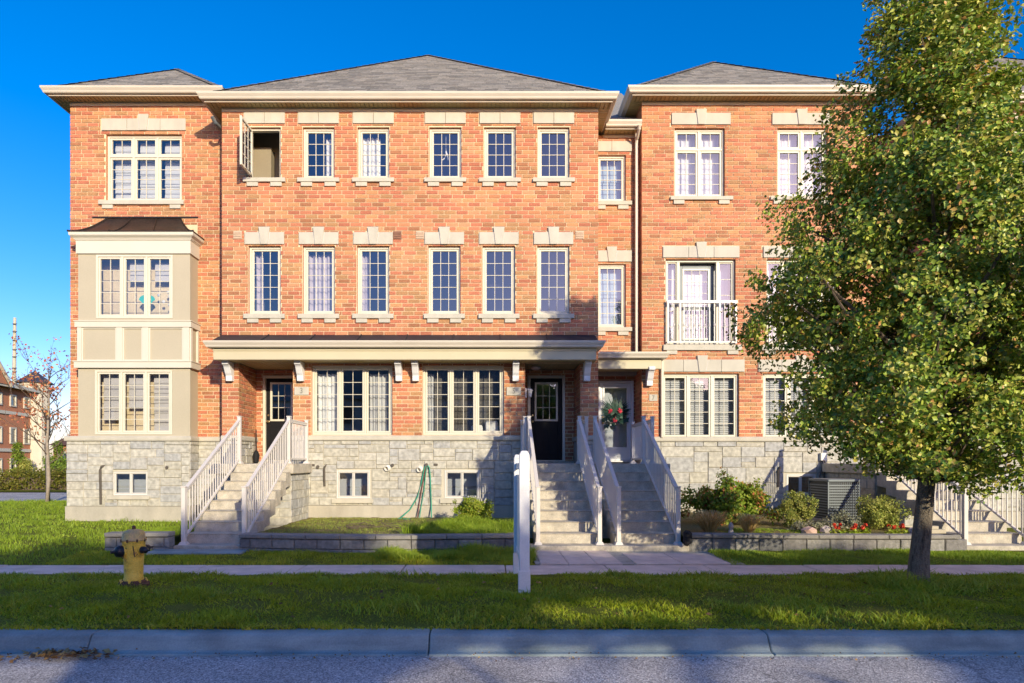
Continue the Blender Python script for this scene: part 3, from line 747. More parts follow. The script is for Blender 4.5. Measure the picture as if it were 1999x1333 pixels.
lintel(hA, xc, WX(363,DS)-xc, WZ(255,DS), WZ(232,DS), DS, key=WZ(224,DS), joints=(-.42, .42))
sill(hA, WX(194,DS), WX(360,DS), w3[2]-.003, WZ(400,DS), DS, feet=.10)
# bay: tan panels, cream frames, two triple windows, cornice, bronze roof
up, lo = rect(187,337,497,621,yb), rect(185,336,722,848,yb)
b = MB()
plB = Plane((0, yb, 0))
bay = backing(plB, bx0, bx1, ZT1, 7.05, [up, lo], .12, 'panel_tan', 'bay', hA)
MB().quad((bx1-.012,yb+.012,ZT1),(bx1-.012,DS,ZT1),(bx1-.012,DS,7.05),(bx1-.012,yb+.012,7.05)).build('bay_side', 'panel_tan', bay)
MB().quad((bx0+.012,yb+.012,ZT1),(bx0+.012,DS,ZT1),(bx0+.012,DS,7.05),(bx0+.012,yb+.012,7.05)).build('bay_side', 'panel_tan', bay)
for wr in (up, lo): window(hA, *wr, yb-.07, [(1, [(1,2,5),(1,2,5),(1,2,5)])])
ends = lambda e=0: [(bx0, DS), (bx0, yb), (bx1, yb), (bx1, DS)]
for nm, zb_, zt_, o_ in (('band',4.90,5.06,.05),('band',3.90,4.07,.06),('bay_frieze',6.71,7.05,.03)):
    c_ = MB(); sweep(c_, ends(), [(-.02,zb_),(o_,zb_),(o_,zt_-.03),(o_+.018,zt_-.02),(o_+.018,zt_),(-.02,zt_)]); c_.build(nm, 'trim_cream', bay)
for (a, e) in ((bx0-.001, WX(160,yb)), (WX(228,yb), WX(240,yb)), (WX(279,yb), WX(291,yb)), (WX(358,yb), bx1+.001)):
    MB().box(a, e, yb-.035, yb+.01, 4.071, 4.899).build('rail_stile', 'trim_cream', bay, bevel=.005)
for (a, e) in ((WX(160,yb), WX(228,yb)), (WX(240,yb), WX(279,yb)), (WX(291,yb), WX(358,yb))):
    b = MB(); ring(b, a, e, 4.071, 4.899, .035, yb-.018, yb+.01); b.build('panel', 'trim_cream', bay, bevel=.006)
MB().box(bx1-.01, bx1+.03, yb+.005, yb+.09, 4.071, 4.899).build('rail_stile', 'trim_cream', bay); MB().box(bx1-.01, bx1+.03, DS-.1, DS-.02, 4.071, 4.899).build('rail_stile', 'trim_cream', bay)
c_ = MB(); sweep(c_, ends(), [(-.02,7.051),(.06,7.051),(.075,7.08),(.13,7.12),(.14,7.14),(.14,7.215),(-.02,7.215)]); c_.build('cornice', 'trim_cream', bay)
rf = MB(); K = 9; P0 = [(bx0-.16,yb-.16),(bx1+.16,yb-.16)]   # flared metal roof
rows = []
for i in range(K+1):
    t_ = i/K; ins = .62*t_; z = 7.216 + .55*(t_**1.7); rows.append((bx0-.16+ins, bx1+.16-ins, yb-.16+.62*t_, z))
for i in range(K):
    a, e = rows[i], rows[i+1]
    rf.quad((a[0],a[2],a[3]),(a[1],a[2],a[3]),(e[1],e[2],e[3]),(e[0],e[2],e[3]))
    rf.quad((a[1],a[2],a[3]),(a[1],DS,a[3]),(e[1],DS,e[3]),(e[1],e[2],e[3])); rf.quad((a[0],DS,a[3]),(a[0],a[2],a[3]),(e[0],e[2],e[3]),(e[0],DS,e[3]))
rf.box(bx0-.165, bx1+.165, yb-.165, DS, 7.205, 7.2155)
br = rf.build('bay_roof', 'bronze_metal', bay, smooth=False)
for t0 in (0.33, 0.67):
    MB().tube([(r_[0]+(r_[1]-r_[0])*t0, r_[2]-.005, r_[3]+.012) for r_ in rows], .014, 6).build('standing_seam', 'bronze_metal', br)
for sx in (0, 1): MB().tube([(r_[sx], r_[2]-.005, r_[3]+.010) for r_ in rows], .018, 6).build('standing_seam', 'bronze_metal', br)
MB().box(-10.02, -7.35, DS-.03, DS+.02, 7.765, 7.79).build('flashing', 'black_metal', br)
eaves(hA, xa0, xa1-.08, DS, .30, 10.68, 24, (True, False))
hip_roof(hA, xa0-.34, -6.60, DS-.34, 25, 10.85, rad(40), seed=21)
shell(hA, xa0, xa1, DS, 24.5, 0, 10.7)
interior(hA, xa0+.25, xa1-.1, DS, 19.6, [0.0, 1.55, 4.5, 7.45, 10.6])
for px, py0, py1 in ((198, 909, 984),):
    MB().tube([(WX(px,yb),yb-.03,WZ(py1,yb)),(WX(px,yb),yb-.05,WZ(py0+8,yb)),(WX(px+2,yb),yb-.05,WZ(py0+2,yb)),(WX(px+5,yb),yb+.02,WZ(py0,yb))], .028, 8).build('vent_pipe', 'pipe_dark', hA)
MB().lathe([(.02,0),(.02,.05),(.035,.055),(.035,.07)], (WX(328,yb), yb, WZ(912,yb)), 10, (0,-1,0)).build('hose_bib', 'pipe_dark', hA)

# ---------------------------------------------------------------- the projecting pair, numbers 3 and 5
hB = thing('townhouse', 'projecting brick townhouse pair numbered 3 and 5 with a long front porch roof', 'house', (-1.9, DM, .2), 'brick townhouses in a row')
xb0, xb1 = -6.43, 2.64
W3 = [rect(a, b_, 248, 348, DM) for a, b_ in ((485,548),(591,653),(698,760),(838,901),(945,1007),(1050,1112))]
W2 = [rect(a, b_, 480, 613, DM) for a, b_ in ((485,548),(591,654),(697,760),(836,899),(942,1006),(1049,1112))]
W1 = [rect(608,766,713,849,DM), rect(825,984,713,849,DM)]
ENT = [(-6.02,-4.72), (.877,2.21)]
ZL = 1.555                                   # landing level
ZP = 3.97                                    # porch soffit
plM = Plane((0, DM, 0)); covers = []
for r_ in W3: xc = (r_[0]+r_[1])/2; covers += [(xc-.50, xc+.50, WZ(242,DM), WZ(219,DM)), (xc-.51, xc+.51, WZ(356,DM), r_[2])]
for r_ in W2: xc = (r_[0]+r_[1])/2; covers += [(xc-.48, xc+.48, WZ(477,DM), WZ(453,DM)), (xc-.135, xc+.135, WZ(453.5,DM), WZ(443,DM)), (xc-.50, xc+.50, WZ(622,DM), r_[2])]
ent_holes = [(a, e, 1.0, ZP, 0) for a, e in ENT]
brick_wall(hB, plM, xb0, xb1, ZT1, 10.10, W3 + W2 + W1 + ent_holes, covers)
for i, r_ in enumerate(W3):
    xc = (r_[0]+r_[1])/2
    lintel(hB, xc, .49, WZ(241.5,DM), WZ(220,DM)-.003, DM, joints=(0.0,))
    sill(hB, xc-.505, xc+.505, r_[2]-.002, WZ(356,DM), DM)
    if i: window(hB, *r_, DM, [(1, [(1,3,4)])])
for r_ in W2:
    xc = (r_[0]+r_[1])/2
    lintel(hB, xc, .475, WZ(477,DM), WZ(453.5,DM), DM, key=WZ(443.5,DM))
    sill(hB, xc-.495, xc+.495, r_[2]-.002, WZ(622,DM), DM); window(hB, *r_, DM, [(1, [(1,3,5)])])
for r_ in W1: window(hB, *r_, DM, [(1, [(1,2,5),(1,2,5),(1,2,5)])], ft=.055)
# the casement that stands open at a right angle
r_ = W3[0]; b = MB(); ring(b, *r_, .05, DM+.07, DM+.17); cw = b.build('window', 'vinyl', hB, bevel=.004)
wd = r_[1]-r_[0]-.10; hx = r_[0]+.055
cs = MB()
y1_, y0_ = DM+.07, DM+.07-wd; z0_, z1_ = r_[2]+.05, r_[3]-.05
for (ya, ye, za, ze) in ((y0_,y0_+.05,z0_,z1_),(y1_-.05,y1_,z0_,z1_),(y0_+.05,y1_-.05,z1_-.05,z1_),(y0_+.05,y1_-.05,z0_,z0_+.05)): cs.box(hx-.025, hx+.025, ya, ye, za, ze)
cs.build('sash', 'vinyl', cw, bevel=.004)
m_ = MB()
for i in (1, 2): c_ = y0_+.05+(wd-.1)*i/3; m_.box(hx-.01, hx+.01, c_-.008, c_+.008, z0_+.05, z1_-.05)
for j in (1, 2, 3):
    c_ = z0_+.05+(z1_-z0_-.1)*j/4; m_.box(hx-.009, hx+.009, y0_+.05, y1_-.05, c_-.008, c_+.008)
m_.build('muntin', 'vinyl', cw)
pm = pane_mesh((wd-.1)/3, (z1_-z0_-.1)/4, 'glass')
for i in range(3):
    for j in range(4): put('pane', pm, cw, (hx, y0_+.05+i*(wd-.1)/3, z0_+.05+j*(z1_-z0_-.1)/4), math.pi/2)
MB().tube([(hx, y1_, z0_+.0), (hx+.1, y0_+.35, z0_-.01), (hx+.01, y0_+.2, z0_+.01)], .008, 5).build('stay_arm', 'black_metal', cw)
MB().box(r_[0]-.4, r_[1]+.3, DM+.9, DM+.95, r_[2]-.5, r_[3]+.3).build('room_partition', 'interior_olive', hB)
MB().box(r_[0]-.3, r_[0]+.33, DM+.62, DM+.89, r_[2]-.5, r_[3]-.18).build('wardrobe', 'interior_olive', hB)
# belt, base stones, parging
for (a, e) in ((xb0, ENT[0][0]), (ENT[0][1], ENT[1][0]), (ENT[1][1], xb1)):
    belt(hB, [(a, DM-.01), (e, DM-.01)])
BW = [rect(657,722,918,973,DM), rect(868,936,918,973,DM)]
stone_wall(hB, plM, ENT[0][1], ENT[1][0], .545, ZT0, BW, seed=9)
for (a, e, sd_) in ((xb0, ENT[0][0], 10), (ENT[1][1], xb1, 11)): stone_wall(hB, plM, a, e, .545, ZT0, seed=sd_)
MB().box(xb0, xb1, DM-.03, DM+.3, -.3, .544).build('foundation', 'parge', hB)
for r_ in BW:
    window(hB, *r_, DM-.07, [(1, [(1,1,1),(1,1,1)])], ft=.04, mat='vinyl_white', glass='glass_clear', mull=.016, st=.022)
    sill(hB, r_[0]-.11, r_[1]+.08, r_[2]-.003, r_[2]-.11, DM, feet=0)
# entry recesses
YD = 16.12
for k, (a, e) in enumerate(ENT):
    for (O, U, n_) in (((a, DM, 0), (0,1,0), 60), ((e, YD, 0), (0,-1,0), 60)):
        pl = Plane(O, U); brick_wall(hB, pl, 0.0, YD-DM, ZT1, ZP, single=n_, name='entry_wall')
        stone_wall(hB, pl, 0.0, YD-DM, ZL, ZT0, seed=30+k)
    belt(hB, [(a+.0, DM+.012), (a+.0, YD)][::-1] if False else [(a, DM+.012), (a, YD)]); belt(hB, [(e, YD), (e, DM+.012)])
    dx0, dx1 = (-5.84, -4.90) if k == 0 else (WX(1030,YD), WX(1103,YD))
    dz0, dz1 = WZ(898,YD), WZ(733,YD)
    plD = Plane((0, YD, 0))
    brick_wall(hB, plD, a, e, ZL, ZP, [(dx0, dx1, ZL-.5, dz1)], single=40, name='entry_wall', reveal=.1)
    gw = (dx1-dx0)
    door(hB, dx0, dx1, dz0, dz1, YD+.02, 'door_black', (dx0+.21*gw-.02, dx1-.19*gw, WZ(822,YD), WZ(746,YD)), 3, 3)
    MB().box(a+.01, e-.01, YD-.12, YD+.1, ZL-.05, dz0-.031).build('door_step', 'concrete', hB, bevel=.006)
# porch roof
pr = MB(); px0, px1 = -6.40, 2.50; yg = 14.46
beam = MB(); beam.box(px0, px1, yg, yg+.14, ZP, 4.17); beam.box(px0-.012, px1+.012, yg-.014, yg+.15, 4.171, 4.235)
bo = beam.build('porch_beam', 'trim_beige', hB, bevel=.006)
g_ = MB(); sweep(g_, [(px0-.04, DM-.02), (px0-.04, yg-.04), (px1+.06, yg-.04), (px1+.06, DM-.02)], gutter_prof(4.385)); g_.build('gutter', 'gutter_paint', hB)
MB().box(px0-.036, px1+.056, yg-.036, DM, 4.236, 4.36).build('porch_fascia', 'trim_beige', hB)
rt = MB().prism([(yg-.05,4.388),(DM,4.388),(DM,4.645),(DM-.02,4.645),(yg-.05,4.40)], 'x', px0-.03, px1+.05).build('porch_roof', 'black_metal', hB)
for i in range(1, 8):
    xs = px0 + (px1-px0)*i/8; MB().prism([(yg-.05,4.395),(DM-.02,4.648),(DM-.02,4.672),(yg-.05,4.420)], 'x', xs-.008, xs+.008).build('standing_seam', 'black_metal', rt)
s_ = MB(); x = px0
while x < px1: s_.box(x+.003, x+.10, yg+.141, DM-.001, ZP+.012, ZP+.024); x += .104
for (a, e) in ENT:
    x = a
    while x < e-.02: s_.box(x+.003, min(x+.10, e), DM, YD-.005, ZP+.012, ZP+.024); x += .104
s_.box(px0, px1, yg+.141, DM-.002, ZP+.026, ZP+.05)
for (a, e) in ENT: s_.box(a, e, DM, YD, ZP+.026, ZP+.05)
stuff(s_.build('porch_soffit', 'soffit', hB))
for px in (444.5, 584, 777.5, 810.5, 1007, 1147): bracket(hB, WX(px,DM-.2), DM-.004, ZP+.008)
# the small eave light over door 5
MB().lathe([(.10,0),(.12,-.02),(.12,-.05),(.09,-.075)], (WX(1046,15.5), 15.55, ZP+.005), 16).build('porch_light', 'lamp_pink', hB)
plaque(hB, WX(575,DM), WX(603,DM), WZ(771,DM), WZ(755,DM), DM, '3'); plaque(hB, WX(989,DM), WX(1017,DM), WZ(771.5,DM), WZ(755.5,DM), DM, '5')
# coach lamp beside door 5
lx = ENT[1][0]+.02; ly = 15.12; lz = WZ(768,ly)
lm = MB(); lm.box(lx-.01, lx+.02, ly-.05, ly+.05, lz-.1, lz+.13); lm.tube([(lx,ly,lz+.08),(lx+.07,ly,lz+.12),(lx+.11,ly,lz+.1)], .012, 6)
lo_ = lm.build('wall_lantern', 'rail_white', hB)
MB().lathe([(.03,-.09),(.05,-.08),(.035,-.075),(.055,.06),(.075,.065),(.06,.09),(.02,.12)], (lx+.11, ly, lz), 6).build('lantern_cage', 'rail_white', lo_)
# vents in the wall
for (px, m__) in ((464,'vent_brick'), (776,'vent_brown'), (820,'vent_brick'), (1131.5,'vent_brick')):
    xx, zz = WX(px,DM), WZ(459,DM); b = MB().box(xx-.1, xx+.1, DM-.012, DM+.02, zz-.1, zz+.1)
    for i in range(4): b.box(xx-.085, xx+.085, DM-.026, DM-.011, zz-.08+i*.042, zz-.06+i*.042)
    b.build('wall_vent', m__, hB)
for (px, py) in ((758,913),(821,915)):
    xx, zz = WX(px,DM), WZ(py,DM); MB().lathe([(.075,0),(.075,.06),(.06,.10),(.05,.10),(.05,.02)], (xx,DM,zz), 14, (-.35,-1,-.25)).build('exhaust_hood', 'pipe_white', hB)
for (px, py) in ((611,908),(850.5,907)): MB().box(WX(px,DM)-.05, WX(px,DM)+.05, DM-.03, DM+.01, WZ(py,DM)-.03, WZ(py,DM)+.03).build('outlet_cover', 'pipe_dark', hB, bevel=.008)
for (px, py) in ((622,911),(767,908),(833,907)): MB().lathe([(.018,0),(.018,.06),(.04,.065),(.04,.075)], (WX(px,DM), DM, WZ(py,DM)), 10, (0,-1,0)).build('hose_bib', 'pipe_dark', hB)
MB().tube([(WX(634,DM),DM-.03,WZ(949,DM)),(WX(634,DM),DM-.05,WZ(916,DM)),(WX(635,DM),DM-.05,WZ(911,DM)),(WX(637,DM),DM+.02,WZ(907,DM))], .026, 8).build('vent_pipe', 'pipe_dark', hB)
eaves(hB, xb0, xb1, DM, .27, 10.11, 25)
_, zapex = hip_roof(hB, xb0-.31, xb1+.31, DM-.31, 27, 10.275, rad(40), seed=22)
hip_roof(hB, -9.2, 3.2, 18.2, 31, 10.275, rad(37.6), seed=25)
shell(hB, xb0, xb1, DM, 26, 0, 10.1)
interior(hB, xb0+.2, xb1-.2, DM, 20, [0.0, 1.5, 4.5, 7.45, 10.1])
for r_ in BW: MB().box(r_[0]-.3, r_[1]+.3, DM+.5, DM+.54, .2, 1.34).build('added_cellar_panel', 'blind', hB)  # pale panel added behind the basement panes so they look less black
MB().box(bw[0]-.3, bw[1]+.3, yb+.5, yb+.54, .2, 1.34).build('added_cellar_panel', 'blind', hA)
MB().box(-1.95, -1.85, DM+.2, 20, .0, 10).build('party_wall', 'interior', hB)
MB().tube([(WX(421,15.2),15.0,WZ(236,15.2)),(WX(424,15.2),15.1,WZ(244,15.2)),(WX(431,15.3),15.3,WZ(250,15.3)),(WX(433,15.6),15.62,WZ(256,15.6))], .045, 8).build('downspout', 'ac_grey', hB)

# ---------------------------------------------------------------- houses 7 and 9 with the set-back link
hC = thing('townhouse', 'brick townhouse pair with juliet balconies behind the leafy street tree', 'house', (6.6, DS, .2), 'brick townhouses in a row')
xc0, xc1 = WX(1253,DS), WX(1686,DS); xm = WX(1466.5,DS)
t3, t2, t1 = rect(1317,1415,250,384,DS), rect(1300,1436,506,673,DS), rect(1293,1443,729,856,DS)
mir = lambda r_: (2*xm - r_[1], 2*xm - r_[0], r_[2], r_[3])
plC = Plane((0, DS, 0)); cov = []; hol = []
for f_ in (lambda r_: r_, mir):
    hol += [f_(t3), f_(t2), f_(t1)]
    cov += [f_(rect(1311,1426,221,244,DS)), f_(rect(1358,1378,214,222,DS)), f_(rect(1308,1430,384,391,DS)), f_(rect(1294,1443,481,503,DS)), f_(rect(1359,1379,473,482,DS)),
            f_(rect(1294,1447,673,684,DS)), f_(rect(1288,1453,702,726,DS)), f_(rect(1360,1380,694,703,DS))]
brick_wall(hC, plC, xc0, xc1, ZT1, 10.70, hol, cov)
belt(hC, [(xc0, DL+.4), (xc0, DS-.01), (xc1, DS-.01)])
BWc = rect(1535,1592,926,966,DS)
stone_wall(hC, plC, xc0, xc1, .40, ZT0, [BWc], seed=13, uw=.12, uh=.135)
stone_wall(hC, Plane((xc0, 16.5, 0), (0,-1,0)), 0, .75, 1.5, ZT0, seed=14)
MB().box(xc0, xc1, DS-.02, DS+.3, -.3, .399).build('foundation', 'parge', hC)
window(hC, *BWc, DS-.07, [(1, [(1,1,1),(1,1,1)])], ft=.04, mat='vinyl_white', glass='glass_clear', mull=.016, st=.022)
for f_, s_ in ((lambda r_: r_, 1), (mir, -1)):
    r_ = f_(t3); xc = (r_[0]+r_[1])/2
    window(hC, *r_, DS, [(.28, [(1,2,1),(1,2,1)]), (.72, [(1,2,4),(1,2,4)])])
    lintel(hC, f_(rect(1311,1426,221,244,DS))[0]*.5 + f_(rect(1311,1426,221,244,DS))[1]*.5, .745, WZ(243.5,DS), WZ(221,DS), DS, key=WZ(214,DS)); rs = f_(rect(1308,1430,384,391,DS)); sill(hC, rs[0], rs[1], rs[3]-.002, rs[2], DS)
    # juliet balcony: french door between sidelights
    r_ = f_(t2); b = MB(); ft = .05
    ring(b, *r_, ft, DS+.07, DS+.17); dA, dB = f_(rect(1326,1403,506,673,DS))[:2]
    for q in (dA, dB): b.box(q-.035, q+.035, DS+.072, DS+.168, r_[2]+ft, r_[3]-ft)
    jw = b.build('balcony_door', 'vinyl', hC, bevel=.004)
    for (a, e) in ((r_[0]+ft, dA-.035), (dB+.035, r_[1]-ft)): sash(jw, a+.003, e-.003, r_[2]+ft+.003, r_[3]-ft-.003, DS+.095, 1, 5, st=.025)
    lf = MB(); g0, g1 = dA+.16, dB-.16; ring(lf, dA+.038, dB-.038, r_[2]+ft+.003, r_[3]-ft-.003, .12, DS+.24, DS+.285); lf.build('door_leaf', 'ac_grey', jw, bevel=.004)
    sash(jw, dA+.15, dB-.15, r_[2]+.17, r_[3]-.17, DS+.225, 3, 6, st=.045, mat='vinyl_white')
    rs = f_(rect(1294,1443,481,503,DS)); lintel(hC, (rs[0]+rs[1])/2, (rs[1]-rs[0])/2, rs[2], rs[3], DS, key=WZ(473,DS), joints=(-.32, .32))
    rs = f_(rect(1294,1447,673,684,DS)); sill(hC, rs[0], rs[1], rs[3]-.003, rs[2], DS, feet=.1)
    ra = f_(rect(1300,1436,588,672,DS)); b = MB()
    b.box(ra[0]-.01, ra[1]+.01, DS-.11, DS-.05, ra[3]-.07, ra[3]); b.box(ra[0], ra[1], DS-.10, DS-.06, ra[2]+.02, ra[2]+.06)
    for q in (ra[0], dA-.03, dB-.03, ra[1]-.05): b.box(q, q+.05, DS-.105, DS-.055, ra[2]-.0, ra[3]-.005)
    for q in (ra[0], ra[1]-.03): b.box(q+.0, q+.03, DS-.056, DS+.01, ra[3]-.06, ra[3]-.02); b.box(q, q+.03, DS-.056, DS+.01, ra[2]+.02, ra[2]+.06)
    bl = b.build('balcony_railing', 'rail_white', hC, bevel=.004)
    n_ = 13
    for i in range(1, n_):
        q = ra[0]+.05 + (ra[1]-ra[0]-.1)*i/n_; k_ = 'picket_j'
        if k_ not in _share:
            hgt = ra[3]-ra[2]-.13; bb = MB().box(-.009, .009, -.009, .009, 0, hgt); bb.lathe([(.009,.36),(.024,.40),(.024,.43),(.009,.47)], (0,0,0), 6)
            _share[k_] = bb.mesh('picket'); _share[k_].materials.append(MATS['rail_white'])
        put('picket', _share[k_], bl, (q, DS-.08, ra[2]+.06))
    r_ = f_(t1); window(hC, *r_, DS, [(1, [(1,2,5),(1,2,5),(1,2,5)])])
    rs = f_(rect(1288,1453,702,726,DS)); lintel(hC, (rs[0]+rs[1])/2, (rs[1]-rs[0])/2, rs[2]+.005, rs[3], DS, key=WZ(694,DS), joints=(-.48, .48))
# link: upper wall, entry below
lk0, lk1 = xb1, xc0
L3, L2 = rect(1166,1222,302,393,DL), rect(1166,1222,515,639,DL)
plL = Plane((0, DL, 0)); xcl = (L3[0]+L3[1])/2
brick_wall(hC, plL, lk0, lk1, 4.0, 10.02, [L3, L2], [(xcl-.52,xcl+.52,WZ(296,DL),WZ(276,DL)), (xcl-.52,xcl+.52,WZ(401,DL),L3[2]), (xcl-.52,xcl+.52,WZ(511,DL),WZ(488,DL)), (xcl-.51,xcl+.51,WZ(647,DL),L2[2])], single=120, name='link_wall')
for r_, nz, zl, zt_, zk, zs_ in ((L3, 4, 296, 276, None, 401), (L2, 5, 511, 489, WZ(482,DL), 647)):
    window(hC, *r_, DL, [(1, [(1,3,nz)])]); lintel(hC, xcl, .515, WZ(zl,DL), WZ(zt_,DL), DL, key=zk, joints=() if zk else (0.,)); sill(hC, xcl-.515, xcl+.515, r_[2]-.003, WZ(zs_,DL), DL)
eaves(hC, lk0+.32, lk1-.02, DL, .27, 10.03, 17.5, (False, False))
hip = MB().quad((lk0,DL-.27,10.2),(lk1+.3,DL-.27,10.2),(lk1+.3,19.6,13.2),(lk0,19.6,13.2)).build('roof', 'shingle', hC)
plSide = Plane((xc0, DL+.02, 0), (0,-1,0)); brick_wall(hC, plSide, 0, DL+.02-DS, 4.0, 10.68, single=40, name='return_wall')
MB().box(xc0-.13, xc0-.055, DL-.16, DL-.085, 4.30, 10.05).build('downspout', 'gutter_paint', hC, bevel=.01)
MB().tube([(xc0-.09,DL-.42,10.06),(xc0-.09,DL-.38,9.98),(xc0-.09,DL-.15,9.82),(xc0-.09,DL-.12,9.7)], .04, 8).build('downspout', 'gutter_paint', hC)
YE = 16.5
brick_wall(hC, Plane((0, YE, 0)), lk0, lk1+.2, ZL, 3.95, [(2.90,3.83,1.0,3.74)], single=30, name='entry_wall', reveal=.1)
brick_wall(hC, Plane((xc0, YE, 0), (0,-1,0)), 0, YE-DS, ZT1, 3.95, single=40, name='entry_wall')
dr = door(hC, 2.90, 3.83, 1.62, 3.74, YE, 'door_white', (3.02, 3.71, 1.93, 3.60), 1, 1, frame='door_white', lite='door_white', ft=.06)
# porch of number 7
bx_0, bx_1, yq = lk0+.01, 4.28, 15.42
MB().box(bx_0, bx_1, yq, yq+.13, 3.90, 4.155).build('porch_beam', 'trim_beige', hC, bevel=.006)
MB().box(bx_0, bx_1+.03, yq-.036, DL, 4.156, 4.27).build('porch_fascia', 'trim_beige', hC)
g_ = MB(); sweep(g_, [(bx_0, yq-.04), (bx_1+.04, yq-.04), (bx_1+.04, DS-.02)], gutter_prof(4.295)); g_.build('gutter', 'gutter_paint', hC)
MB().prism([(yq-.05,4.298),(DL,4.298),(DL,4.42),(yq-.05,4.31)], 'x', bx_0, bx_1+.03).build('porch_roof', 'black_metal', hC)
s_ = MB(); x = bx_0
while x < bx_1-.1: s_.box(x+.003, x+.10, yq+.131, (YE if x < xc0 else DS)-.003, 3.945, 3.957); x += .104
s_.box(bx_0, xc0-.02, yq+.131, YE-.01, 3.96, 3.98)
stuff(s_.build('porch_soffit', 'soffit', hC)); bracket(hC, WX(1270,DS-.2), DS-.004, 3.955)
MB().box(4.34, 4.41, DS-.09, DS-.02, 2.2, 4.2).build('downspout', 'gutter_paint', hC, bevel=.012)
plaque(hC, WX(1267,DS), WX(1283,DS), WZ(783,DS), WZ(770,DS), DS, '7')
eaves(hC, xc0, xc1, DS, .29, 10.70, 25)
hip_roof(hC, xc0-.33, xc1+.33, DS-.33, 26, 10.865, rad(40), seed=23)
shell(hC, xc0, xc1, DS, 25, 0, 10.7)
interior(hC, xc0+.15, xc1-.1, DS, 20, [0.0, 1.5, 4.5, 7.45, 10.6]); interior(hC, lk0+.02, lk1-.02, DL, 20, [4.0, 7.0, 10.0])
# next block to the right, hidden behind the tree
hD = thing('townhouse', 'brick townhouse front glimpsed through the crown of the street tree, beyond the juliet balconies', 'house', (13.5, DM, .2), 'brick townhouses in a row')
xd0, xd1 = 10.9, 19.9; hol = []; cov = []
brick_wall(hC, plL, xc1, xd0, 4.0, 10.02, [], single=60, name='link_wall'); brick_wall(hC, Plane((0, YE, 0)), xc1, xd0, ZL, 3.95, [(9.9,10.75,1.0,3.74)], single=20, name='entry_wall')
door(hC, 9.9, 10.75, 1.62, 3.74, YE, 'door_black', (10.08, 10.57, 2.55, 3.45), 2, 3)
for k in range(3):
    cxx = 11.75 + 1.31*k; hol += [(cxx-.39,cxx+.39,8.43,9.66),(cxx-.39,cxx+.39,5.155,6.8)]
brick_wall(hD, plM, xd0, xd1, ZT1, 10.10, hol, single=200)
for h_ in hol:
    xc = (h_[0]+h_[1])/2; window(hD, *h_, DM, [(1, [(1,3,4 if h_[3] > 8 else 5)])]); lintel(hD, xc, .48, h_[3]+.04, h_[3]+.33, DM, joints=(0.,)); sill(hD, xc-.5, xc+.5, h_[2]-.003, h_[2]-.1, DM)
stone_wall(hD, plM, xd0, xd1, .4, ZT0, seed=17); belt(hD, [(xd0, DM-.01), (xd1, DM-.01)]); MB().box(xd0, xd1, DM-.02, DM+.3, -.3, .399).build('foundation', 'parge', hD)
eaves(hD, xd0, xd1, DM, .27, 10.11, 25); hip_roof(hD, xd0-.31, xd1+.31, DM-.31, 27, 10.275, rad(40), seed=24); shell(hD, xd0, xd1, DM, 26, 0, 10.1)
interior(hD, xd0+.2, xd1-.2, DM, 20, [0.0, 1.5, 4.5, 7.45, 10.1])

# ================================================================== STAIRS
def picket_mesh(h_):
    k = ('picket', round(h_, 2))
    if k not in _share:
        me = MB().box(-.009, .009, -.009, .009, 0, h_).mesh('picket'); me.materials.append(MATS['rail_white']); _share[k] = me
    return _share[k]
def post_mesh(h_):
    k = ('post', round(h_, 2))
    if k not in _share:
        b = MB().box(-.036, .036, -.036, .036, 0, h_); b.box(-.046, .046, -.046, .046, h_, h_+.02); b.box(-.055, .055, -.055, .055, -.002, .03)
        b.add([(-.075,-.075,0),(.075,-.075,0),(.075,.075,0),(-.075,.075,0),(-.05,-.05,.05),(.05,-.05,.05),(.05,.05,.05),(-.05,.05,.05)], [(0,1,5,4),(1,2,6,5),(2,3,7,6),(3,0,4,7),(4,5,6,7)])
        me = b.mesh('post', bevel=.004); me.materials.append(MATS['rail_white']); _share[k] = me
    return _share[k]
def railing(root, x, y0, z0, y1, z1, hb=.98, hp=1.02, sp=0.105):
    """sloping or level rail from post (y0,z0) to post (y1,z1) along y at x"""
    L = y1-y0; m_ = (z1-z0)/L
    b = MB(); t_ = .045
    for (lo, hi, hw) in ((hb-.075, hb-.03, .022), (hb-.03, hb-.005, .032), (.09, .13, .02)):
        ya, ye = y0+.036, y1-.036
        P = [(x-hw,ya,z0+lo+m_*.036),(x+hw,ya,z0+lo+m_*.036),(x+hw,ya,z0+hi+m_*.036),(x-hw,ya,z0+hi+m_*.036)]
        Q = [(p[0], ye, p[2] + m_*(ye-ya)) for p in P]
        b.add(P+Q, [(0,1,2,3),(7,6,5,4),(0,4,5,1),(1,5,6,2),(2,6,7,3),(3,7,4,0)])
    r_ = b.build('railing', 'rail_white', root)
    for (yy, zz) in ((y0, z0), (y1, z1)): put('post', post_mesh(hp), r_, (x, yy, zz))
    n_ = max(2, int(L/sp)); me = picket_mesh(hb-.205)
    for i in range(1, n_): put('picket', me, r_, (x, y0+L*i/n_, z0+.13+m_*L*i/n_))
    return r_
def cross_rail(root, x0, x1, y, z, hb=.98):
    b = MB(); b.box(x0, x1, y-.022, y+.022, z+hb-.075, z+hb-.03); b.box(x0, x1, y-.03, y+.03, z+hb-.03, z+hb-.005); b.box(x0, x1, y-.018, y+.018, z+.09, z+.13)
    r_ = b.build('railing', 'rail_white', root); n_ = max(2, int((x1-x0)/.1))
    for i in range(1, n_): put('picket', picket_mesh(hb-.205), r_, (x0+(x1-x0)*i/n_, y, z+.13))
    return r_
